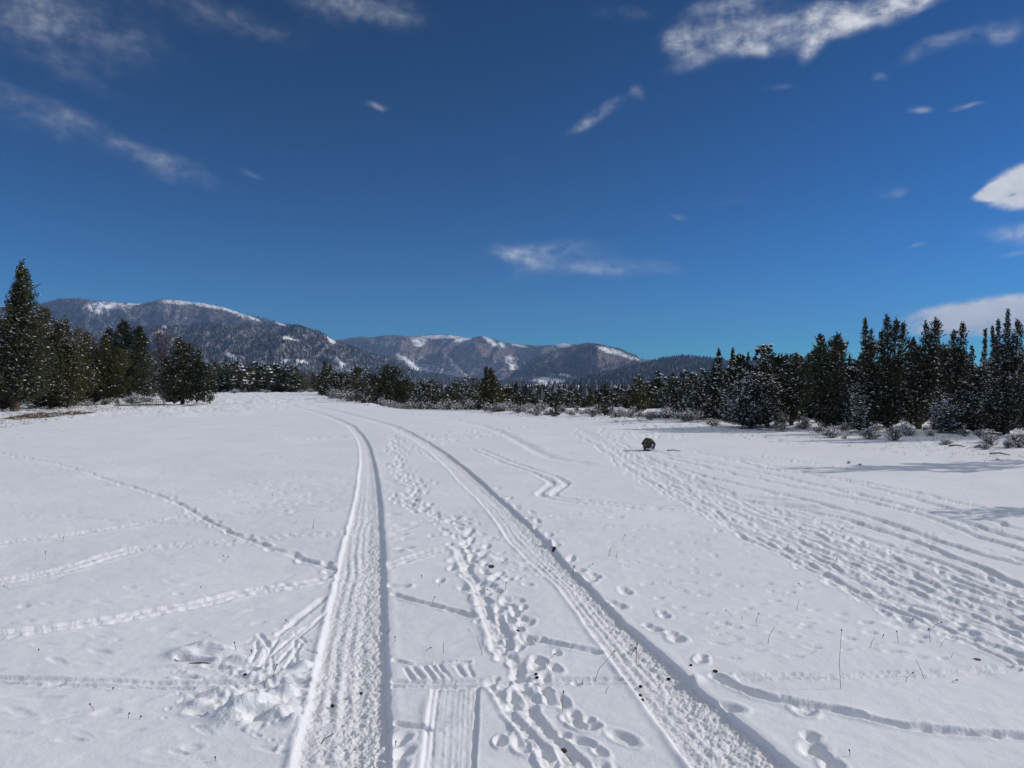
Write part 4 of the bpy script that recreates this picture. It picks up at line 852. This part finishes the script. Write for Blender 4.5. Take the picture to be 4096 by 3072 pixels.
for i in range(86):
    u = 1330 + (2800 - 1330) * (i + rg.random()) / 86; v = edge_v(u) - rg.uniform(-2, 20) * (.6 + .4 * (u - 1300) / 1500)
    put_shrub(u, v, rg.uniform(18, 36), rg.uniform(16, 38), int(rg.integers(0, 7)), 'sagebrush along the line', 'sagebrush along the middle tree line', i)
for i in range(56):
    u = rg.uniform(2820, 4150); v = edge_v(u) + rg.uniform(-34, 6 + 16 * (u > 3700))
    put_shrub(u, v, rg.uniform(16, 36), rg.uniform(16, 40), int(rg.integers(0, 7)), 'brush under the right stand', 'brush under the right stand', i)
for i in range(40):
    u = rg.uniform(110, 720); v = np.interp(u, [100, 400, 720], [1648, 1628, 1612]) - rg.uniform(0, 16)
    put_shrub(u, v, rg.uniform(16, 34), rg.uniform(12, 34), int(rg.integers(0, 7)), 'brush under the left clump', 'brush under the left clump', i)
for i in range(10):
    u = rg.uniform(900, 1290); put_shrub(u, 1572 + rg.uniform(-3, 3), rg.uniform(10, 22), rg.uniform(8, 16), int(rg.integers(0, 7)), 'bush before the distant row', 'bushes at the foot of the distant row', i)

# -- weeds poking through the snow of the verge: nobody could count them
def weeds(name, n, sampler, label, seed, hpx=(4, 13)):
    rg = np.random.default_rng(seed); T = []; SV = []
    for _ in range(n):
        u, v = sampler(rg); x, y = ground_px(u, v); k = y / F; z = gz(x, y)
        for _ in range(int(rg.integers(3, 8))):
            h = rg.uniform(*hpx) * k; a = rg.uniform(0, 6.28); l = rg.uniform(.2, 1.2) * h
            p = np.array([x + rg.normal(0, 3 * k), y + rg.normal(0, 3 * k), z - .02]); q = p + np.array([math.cos(a) * l, math.sin(a) * l, h])
            s_ = np.cross(q - p, rg.normal(0, 1, 3)); s_ *= (.7 * k) / (np.linalg.norm(s_) + 1e-9); T += [p - s_, p + s_, q]
            if rg.random() < .35:
                sz = rg.uniform(1, 3) * k; c = q - (q - p) * .2; SV.append((c + [sz, 0, 0], c + [0, sz * .6, 0], c - [sz, 0, 0], c - [0, sz * .6, 0], c + [0, 0, sz * .7]))
    me = mesh_np(name, T, np.arange(len(T)).reshape(-1, 3), M_GRASS, False, {'tint': np.repeat(rg.random(len(T) // 3), 3)})
    o = tag(obj(name, me), label, 'grass', kind='stuff')
    if SV:
        kk = len(SV); i = (np.arange(kk) * 5)[:, None]
        ms = mesh_np('snow_load', np.array(SV).reshape(-1, 3), np.concatenate([i + np.array([[p, q, 4]]) for p, q in ((0, 1), (1, 2), (2, 3), (3, 0))], 0), M_SNOW, True)
        tag(obj('snow_load', ms, o), kind='stuff')
def s_right(rg):
    u = rg.uniform(2450, 4200); d = rg.random() ** 1.5; return u, edge_v(u) - 12 + d * np.interp(u, [2450, 3200, 4096], [34, 62, 95])
def s_left(rg):
    u = abs(rg.normal(0, 1)) * 290; return u, np.interp(u, [0, 400, 800], [1640, 1622, 1612]) + rg.random() ** 1.5 * np.interp(u, [0, 600], [75, 18])
def s_mid(rg):
    u = rg.uniform(1290, 2500); return u, edge_v(u) + rg.uniform(-6, 10)
weeds('dry_grass', 620, s_right, 'dry grass and weed tips poking through snow along the right verge', 61)
weeds('dry_grass', 520, s_left, 'snow-matted dry grass on the ground before the left clump', 62, (4, 14))
weeds('dry_grass', 260, s_mid, 'thin grass line along the foot of the middle tree line', 63, (3, 7))
weeds('dead_needles', 260, lambda rg: (200 + rg.normal(0, 70), 1663 + rg.normal(0, 5)), 'brown matted grass on the bare patch beside the tallest tree', 64, (2, 5))

# ------------------------------------------------------------------ small things on the snow
def blob(V, Fc, c, rx, ry, rz, rg, seg=8, rings_=5, lump=.12, rot=0):
    s = len(V); ca, sa_ = math.cos(rot), math.sin(rot)
    for i in range(rings_ + 1):
        ph = math.pi * i / rings_
        for j in range(seg):
            th = 2 * math.pi * j / seg; k = 1 + rg.normal(0, lump)
            x = math.sin(ph) * math.cos(th) * rx * k; y = math.sin(ph) * math.sin(th) * ry * k; z = math.cos(ph) * rz * k
            V.append(np.array([c[0] + x * ca - y * sa_, c[1] + x * sa_ + y * ca, c[2] + z]))
    for i in range(rings_):
        for j in range(seg): Fc.append((s + i * seg + j, s + (i + 1) * seg + j, s + (i + 1) * seg + (j + 1) % seg, s + i * seg + (j + 1) % seg))

# short log lying with its hollow end towards the camera
def build_log():
    x, y = ground_px(2594, 1799); z = gz(x, y); e = empty('log', (x, y, z)); k = y / F; R = 24.5 * k; rg = np.random.default_rng(3)
    tag(e, 'short dark round of tree trunk lying on the open snow, ragged end facing us', 'log'); e.rotation_euler.z = math.radians(-8)
    nseg, L = 36, .42; V = []; Fc = []
    prof = [1 + .05 * math.sin(3 * a_ + 1) + .03 * math.sin(7 * a_) for a_ in np.linspace(0, 2 * math.pi, nseg, endpoint=False)]
    for iy, yy_ in enumerate((-.5, -.3, -.1, .1, .3, .5)):
        for j in range(nseg):
            a_ = 2 * math.pi * j / nseg; r_ = R * prof[j] * (1 + rg.normal(0, .025) + .02 * math.sin(iy * 2 + j))
            V.append((r_ * math.cos(a_), yy_ * L, R * .97 + r_ * math.sin(a_)))
    for i in range(5):
        for j in range(nseg): Fc.append((i * nseg + j, i * nseg + (j + 1) % nseg, (i + 1) * nseg + (j + 1) % nseg, (i + 1) * nseg + j))
    obj('bark', mesh_np('bark', V, Fc, M_BARKDARK, False), e)
    for sgn, nm in ((-1, 'front'), (1, 'back')):   # end grain: sunken ragged rings
        V = []; Fc = []; rr = [.93, .78, .6, .42, .22, .03]
        for i, f in enumerate(rr):
            for j in range(nseg):
                a_ = 2 * math.pi * j / nseg; dep = .03 + .045 * vnoise(np.array(3 * math.cos(a_) * f * 2 + 9.), np.array(3 * math.sin(a_) * f * 2 + 4.)) * (1 if i else 0)
                V.append((R * f * prof[j] * math.cos(a_), sgn * (L / 2 - .012 - float(dep)), R * .97 + R * f * prof[j] * math.sin(a_)))
        for i in range(len(rr) - 1):
            for j in range(nseg): Fc.append((i * nseg + j, i * nseg + (j + 1) % nseg, (i + 1) * nseg + (j + 1) % nseg, (i + 1) * nseg + j))
        obj('cut_end', mesh_np('cut_end', V, Fc, M_CUT, False), e)
    V = []; Fc = []; tube(V, Fc, (-R * .85, -.16, R * 1.12), (-R * 1.22, -.18, R * 1.2), .022, .010, 6); obj('branch_stub', mesh_np('branch_stub', V, Fc, M_BARKDARK), e)
    # snow caught in the hollow and on the lower right of the end
    V = []; Fc = []
    for (a_, b_, s1, s2) in ((.25, -.62, .40, .17), (.62, .02, .16, .2), (-.30, -.6, .22, .10), (.45, -.30, .14, .07), (-.62, .05, .10, .04), (.45, .62, .10, .05), (-.55, .62, .16, .05)):
        blob(V, Fc, (a_ * R, -L / 2 + .012, R * .97 + b_ * R), s1 * R, .02, s2 * R, rg, 9, 5, .16)
    tag(obj('snow_load', mesh_np('snow_load', V, Fc, M_SNOW, True), e), kind='stuff')
    V = []; Fc = []
    for i in range(6):
        V = []; Fc = []
        a_ = rg.uniform(-.9, 2.2); p = np.array([R * math.cos(a_) * .9, -L / 2 - .01, R + R * math.sin(a_) * .9]); tube(V, Fc, p, p + np.array([rg.uniform(-.12, .12), -.01, rg.uniform(-.1, .08)]), .004, .002, 4); obj('twig', mesh_np('twig', V, Fc, M_WOOD), e)
M_BARKDARK = simple('log_bark', (.012, .010, .010), (.06, .05, .045), 40)
M_CUT = simple('log_end', (.022, .015, .012), (.24, .18, .145), 30)
build_log()
def stick(name, a, b, r_, label, mt=M_BARK, cat='branch'):
    xa, ya = G(a); xb, yb = G(b); V = []; Fc = []; za = gz(xa, ya); zb = gz(xb, yb); mid = np.array([(xa + xb) / 2, (ya + yb) / 2 + .02, (za + zb) / 2 + r_ * 2.5])
    tube(V, Fc, (xa, ya, za + r_), mid, r_, r_ * .9, 6); tube(V, Fc, mid, (xb, yb, zb + r_), r_ * .9, r_ * .5, 6)
    tag(obj(name, mesh_np(name, V, Fc, mt)), label, cat)
stick('stick', (2668, 1802), (2722, 1805), .014, 'thin dark stick lying on the snow right of the log')
stick('fallen_branch', (2960, 1722), (3075, 1726), .02, 'fallen branch under the snow-crusted pinyon')
stick('fallen_branch', (3795, 1790), (3860, 1792), .02, 'dark fallen branch on the snowy verge below the leaning columns')
stick('fallen_branch', (3960, 1815), (4040, 1822), .018, 'long fallen branch at the right edge of the snowy verge')
stick('fallen_branch', (3380, 1756), (3405, 1740), .03, 'pale broken branch leaning between two snowy sagebrushes', M_WOOD)
stick('fallen_branch', (1130, 1571), (1090, 1569), .05, 'log lying at the foot of the distant row')

# the low rack of stakes under the left clump
def build_rack():
    x, y = ground_px(625, 1630); e = empty('stake_rack', (x, y, gz(x, y))); k = y / F
    tag(e, 'low rack of thin stakes and rails standing in the snow beside the wide dark juniper', 'rack')
    us = [-58, -50, -38, -30, -20, -14, -4, 4, 14, 24, 34, 40]
    rg = np.random.default_rng(8)
    for i, u in enumerate(us):
        V = []; Fc = []; h = (26 + rg.uniform(-5, 7)) * k; yy_ = rg.uniform(-.3, .3)
        tube(V, Fc, (u * k, yy_, -.1), (u * k + rg.normal(0, .03), yy_, h), .020, .016, 6); obj('stake', mesh_np('stake', V, Fc, M_METAL), e)
    for (z, a_, b_) in ((.10, -66, 48), (.26, -62, 44), (.40, -40, 50)):
        V = []; Fc = []; tube(V, Fc, (a_ * k, -.35, z), (b_ * k, -.32, z + .03), .022, .018, 6); obj('rail', mesh_np('rail', V, Fc, M_METAL), e)
    V = []; Fc = []; tube(V, Fc, (-150 * k, -.6, .04), (60 * k, -.6, .08), .05, .04, 7); o = obj('pole', mesh_np('pole', V, Fc, M_METAL), e)
build_rack()

# seed-head stalks: (tip u, v, foot u, v)
def r1(a, b): return a * .633, 2300 + b * .633
def r2(a, b): return 1200 + a * .633, 2200 + b * .633
def r3(a, b): return 2500 + a * .7215, 2200 + b * .7215
def r4(a, b): return 1200 + a * .633, 1650 + b * .633
def r6(a, b): return a * .633, 1650 + b * .633
ST = [(r2, 825, 612, 790, 633, 1), (r2, 905, 580, 908, 648, 0), (r2, 1060, 490, 1075, 508, 0), (r2, 1115, 550, 1158, 663, 0), (r2, 600, 548, 603, 578, 1), (r2, 575, 482, 545, 510, 0), (r2, 1255, 180, 1200, 235, 1), (r2, 1305, 210, 1297, 262, 1),
      (r2, 1664, 905, 1661, 1020, 1), (r2, 1607, 675, 1557, 740, 1), (r2, 1990, 625, 1850, 820, 1), (r2, 1950, 875, 1930, 912, 0), (r2, 2120, 590, 2090, 635, 1), (r2, 2127, 545, 2127, 672, 1), (r2, 1790, 795, 1788, 850, 0), (r2, 880, 190, 880, 222, 0), (r2, 768, 155, 770, 172, 1), (r2, 850, 298, 835, 327, 1), (r2, 1270, 275, 1245, 310, 1), (r2, 1185, 255, 1220, 275, 1),
      (r2, 605, 1215, 601, 1250, 1), (r2, 215, 1125, 120, 1185, 0), (r2, 1685, 1280, 1735, 1340, 0), (r2, 1485, 540, 1492, 578, 0), (r2, 1075, 285, 1065, 320, 0), (r2, 1735, 75, 1725, 140, 1), (r2, 1850, 77, 1815, 100, 1),
      (r3, 1240, 475, 1197, 770, 1), (r3, 1590, 678, 1550, 733, 1), (r3, 1618, 600, 1662, 697, 0), (r3, 1840, 722, 1805, 730, 1), (r3, 825, 410, 790, 510, 0), (r3, 960, 260, 953, 328, 0), (r3, 745, 345, 725, 395, 1), (r3, 560, 325, 600, 362, 1), (r3, 1505, 440, 1518, 500, 1), (r3, 1687, 430, 1695, 497, 1), (r3, 1750, 382, 1700, 412, 1), (r3, 1385, 470, 1360, 530, 0), (r3, 1775, 480, 1745, 525, 0), (r3, 1175, 35, 1150, 90, 1), (r3, 965, 178, 980, 193, 1), (r3, 63, 480, 65, 590, 0), (r3, 58, 515, 35, 550, 1), (r3, 1815, 562, 1810, 590, 0), (r3, 650, 355, 651, 375, 0), (r3, 1240, 1115, 1250, 1150, 1), (r3, 1595, 368, 1575, 390, 1), (r3, 1432, 462, 1428, 475, 1),
      (r1, 1752, 585, 1727, 662, 1), (r1, 570, 808, 603, 852, 1), (r1, 812, 872, 811, 902, 1), (r1, 887, 892, 880, 905, 1), (r1, 1362, 1150, 1366, 1174, 1), (r1, 1805, 268, 1840, 300, 1), (r1, 30, 62, 62, 83, 1), (r1, 1485, 435, 1495, 490, 1), (r1, 1660, 635, 1680, 700, 0), (r1, 245, 470, 243, 484, 1), (r1, 1270, 68, 1262, 80, 1), (r1, 715, 715, 713, 728, 1), (r1, 1990, 820, 2050, 895, 0), (r1, 2113, 962, 2020, 1025, 0), (r1, 1590, 480, 1592, 492, 1), (r1, 2095, 430, 2082, 510, 0),
      (r6, 282, 870, 287, 918, 1), (r6, 1985, 680, 1980, 740, 0), (r6, 400, 775, 400, 797, 1), (r6, 1443, 908, 1430, 925, 1), (r6, 1410, 902, 1418, 912, 1), (r6, 1873, 673, 1870, 700, 0), (r4, 1980, 815, 1945, 900, 0), (r4, 2010, 860, 1998, 910, 0), (r4, 2053, 770, 2035, 810, 1), (r4, 1965, 835, 1960, 895, 0), (r4, 90, 680, 82, 740, 0), (r6, 1720, 515, 1722, 522, 1)]
special = {27: 'tallest curving dry stalk on the open snow, lower right', 8: 'upright stalk with a long black seed head between the ruts at the bottom', 10: 'long slanting stalk leaning over the left edge of the right rut', 49: 'stalk with a dark seed head standing in the dug-up snow'}
rg = np.random.default_rng(21)
for i, (fn, a1, b1, a2, b2, head) in enumerate(ST):
    tip = fn(a1, b1); ft = fn(a2, b2); x, y = ground_px(*ft); k = y / F; z = gz(x, y)
    if ft[0] > 4096 or ft[1] > 3072: continue
    e = empty('dry_stalk', (x, y, z))
    hgt = math.hypot(tip[0] - ft[0], tip[1] - ft[1]) * k; lean = (tip[0] - ft[0]) / max(ft[1] - tip[1], 4)
    spot = 'left of the wheel ruts' if ft[0] < 1090 else 'in the left rut' if ft[0] < 1560 and ft[1] > 2400 else 'left of the ruts far up' if ft[0] < 1300 else 'between the wheel ruts' if ft[0] < 2500 else 'right of the ruts'
    size = 'tall' if hgt > .13 else 'tiny' if hgt < .04 else 'short'; ln = 'leaning left' if lean < -.25 else 'leaning right' if lean > .25 else 'upright'; fr = 'near the bottom' if ft[1] > 2640 else 'halfway up' if ft[1] > 2350 else 'farther away'
    lab = special.get(i) or '%s %s %s, %s, %s' % (size, 'stalk with dark seed head' if head else 'bare dry stem', ln, spot, fr)
    tag(e, lab, 'stalk', None if i in special else lab)
    dx = (tip[0] - ft[0]) * k; dz = max((ft[1] - tip[1]) * k, .012); dyy = rg.normal(0, .2) * dz
    p = [np.array([0, 0, -.02]), np.array([dx * .35 - dz * .04, dyy * .3, dz * .45]), np.array([dx, dyy, dz])]
    V = []; Fc = []; rad = .0011 + .00022 * y / 4
    tube(V, Fc, p[0], p[1], rad * 1.2, rad, 4); tube(V, Fc, p[1], p[2], rad, rad * .8, 4)
    obj('stem', mesh_np('stem', V, Fc, M_STALK), e)
    if head:
        V = []; Fc = []; d = p[2] - p[1]; d /= np.linalg.norm(d); rr = .0032 + .0008 * y / 4; ll = rr * (4.5 if i == 8 else 2.6)
        for q_, ra, rb in ((0, .4, 1), (1, 1, .9), (2, .9, .3)): tube(V, Fc, p[2] + d * ll * (q_ / 3 - .4), p[2] + d * ll * ((q_ + 1) / 3 - .4), rr * ra, rr * rb, 6)
        obj('seed_head', mesh_np('seed_head', V, Fc, M_HEAD), e)
# pellets
pel = [(r2, 1377, 493), (r2, 1490, 797), (r2, 1498, 813), (r2, 2153, 848), (r2, 2150, 903), (r2, 2163, 935), (r2, 205, 953), (r2, 388, 859), (r3, 242, 692), (r3, 86, 744), (r3, 497, 679), (r3, 505, 683), (r3, 365, 648), (r1, 2100, 796), (r1, 1548, 645)]
for i, (fn, a1, b1) in enumerate(pel):
    u, v = fn(a1, b1)
    if (r2 is fn and (a1, b1) == (205, 953)): continue
    x, y = ground_px(u, v); V = []; Fc = []; blob(V, Fc, (0, 0, 0), .0105, .009, .0075, rg, 7, 4, .1)
    o = obj('dropping', mesh_np('dropping', V, Fc, M_DARK, True)); o.location = (x, y, gz(x, y) + .004)
    where = ('inside the left rut', 'in the left rut') if u < 1560 else ('in the footprints between the ruts', 'between the ruts') if u < 2450 else ('beside or in the right rut', 'by the right rut')
    tag(o, 'small dark animal dropping on the snow ' + where[0], 'dropping', 'droppings ' + where[1])
# dead grass tufts in the little bare holes
for i, (u, v, w, n_, lab) in enumerate([(1965, 2264, 16, 26, 'brown grass clump in the melted hole between the ruts'), (2255, 2986, 14, 14, 'pale grass tuft in a footprint at the bottom centre'), (1100, 2832, 20, 14, 'green-brown grass blades in the dug-up snow'), (775, 2642, 60, 46, 'dark strip of grass and earth under the undercut snow lip'), (3905, 2632, 12, 10, 'dark twig scrap at the corner of the trampled band'), (2216, 2188, 10, 10, 'dark grass scrap beside the right rut'), (2080, 2490, 10, 8, 'few grass blades in a deep footprint'), (1672, 2003, 9, 9, 'dark scrap in the footpath farther up between the ruts')]):
    x, y = ground_px(u, v); k = y / F; T = []; z = gz(x, y); e_rg = np.random.default_rng(900 + i)
    for _ in range(n_):
        p = np.array([e_rg.normal(0, w * .5 * k), e_rg.normal(0, w * .12 * k), -.004]); q = p + np.array([e_rg.normal(0, 8 * k), e_rg.normal(0, 5 * k), abs(e_rg.normal(5, 4)) * k])
        s_ = np.cross(q - p, e_rg.normal(0, 1, 3)); s_ *= .0022 / (np.linalg.norm(s_) + 1e-9); T += [p - s_, p + s_, q]
    o = obj('grass_tuft', mesh_np('grass_tuft', T, np.arange(len(T)).reshape(-1, 3), M_GRASS if i in (1, 2, 6) else M_HEAD, False, {'tint': np.repeat(e_rg.random(len(T) // 3), 3)}))
    o.location = (x, y, z); tag(o, lab, 'grass tuft')

# ------------------------------------------------------------------ air
def haze():
    import bmesh
    bm = bmesh.new(); bmesh.ops.create_cube(bm, size=1.0)
    for v in bm.verts: v.co = Vector((v.co.x * 40000, v.co.y * 30000 + 1000, -8 + (v.co.z + .5) * 1400))
    me = bpy.data.meshes.new('haze'); bm.to_mesh(me); bm.free()
    m = bpy.data.materials.new('haze_air'); m.use_nodes = True; t = m.node_tree; t.nodes.clear()
    out = N(t, 'ShaderNodeOutputMaterial'); pv = N(t, 'ShaderNodeVolumePrincipled', ins={'Color': (.36, .58, 1.0, 1), 'Density': HAZE, 'Anisotropy': 0.0}); t.links.new(pv.outputs[0], out.inputs['Volume'])
    me.materials.append(m); tag(obj('haze', me), 'thin blue winter air over the whole valley', 'haze', kind='stuff')
HAZE = 4.4e-5
haze()
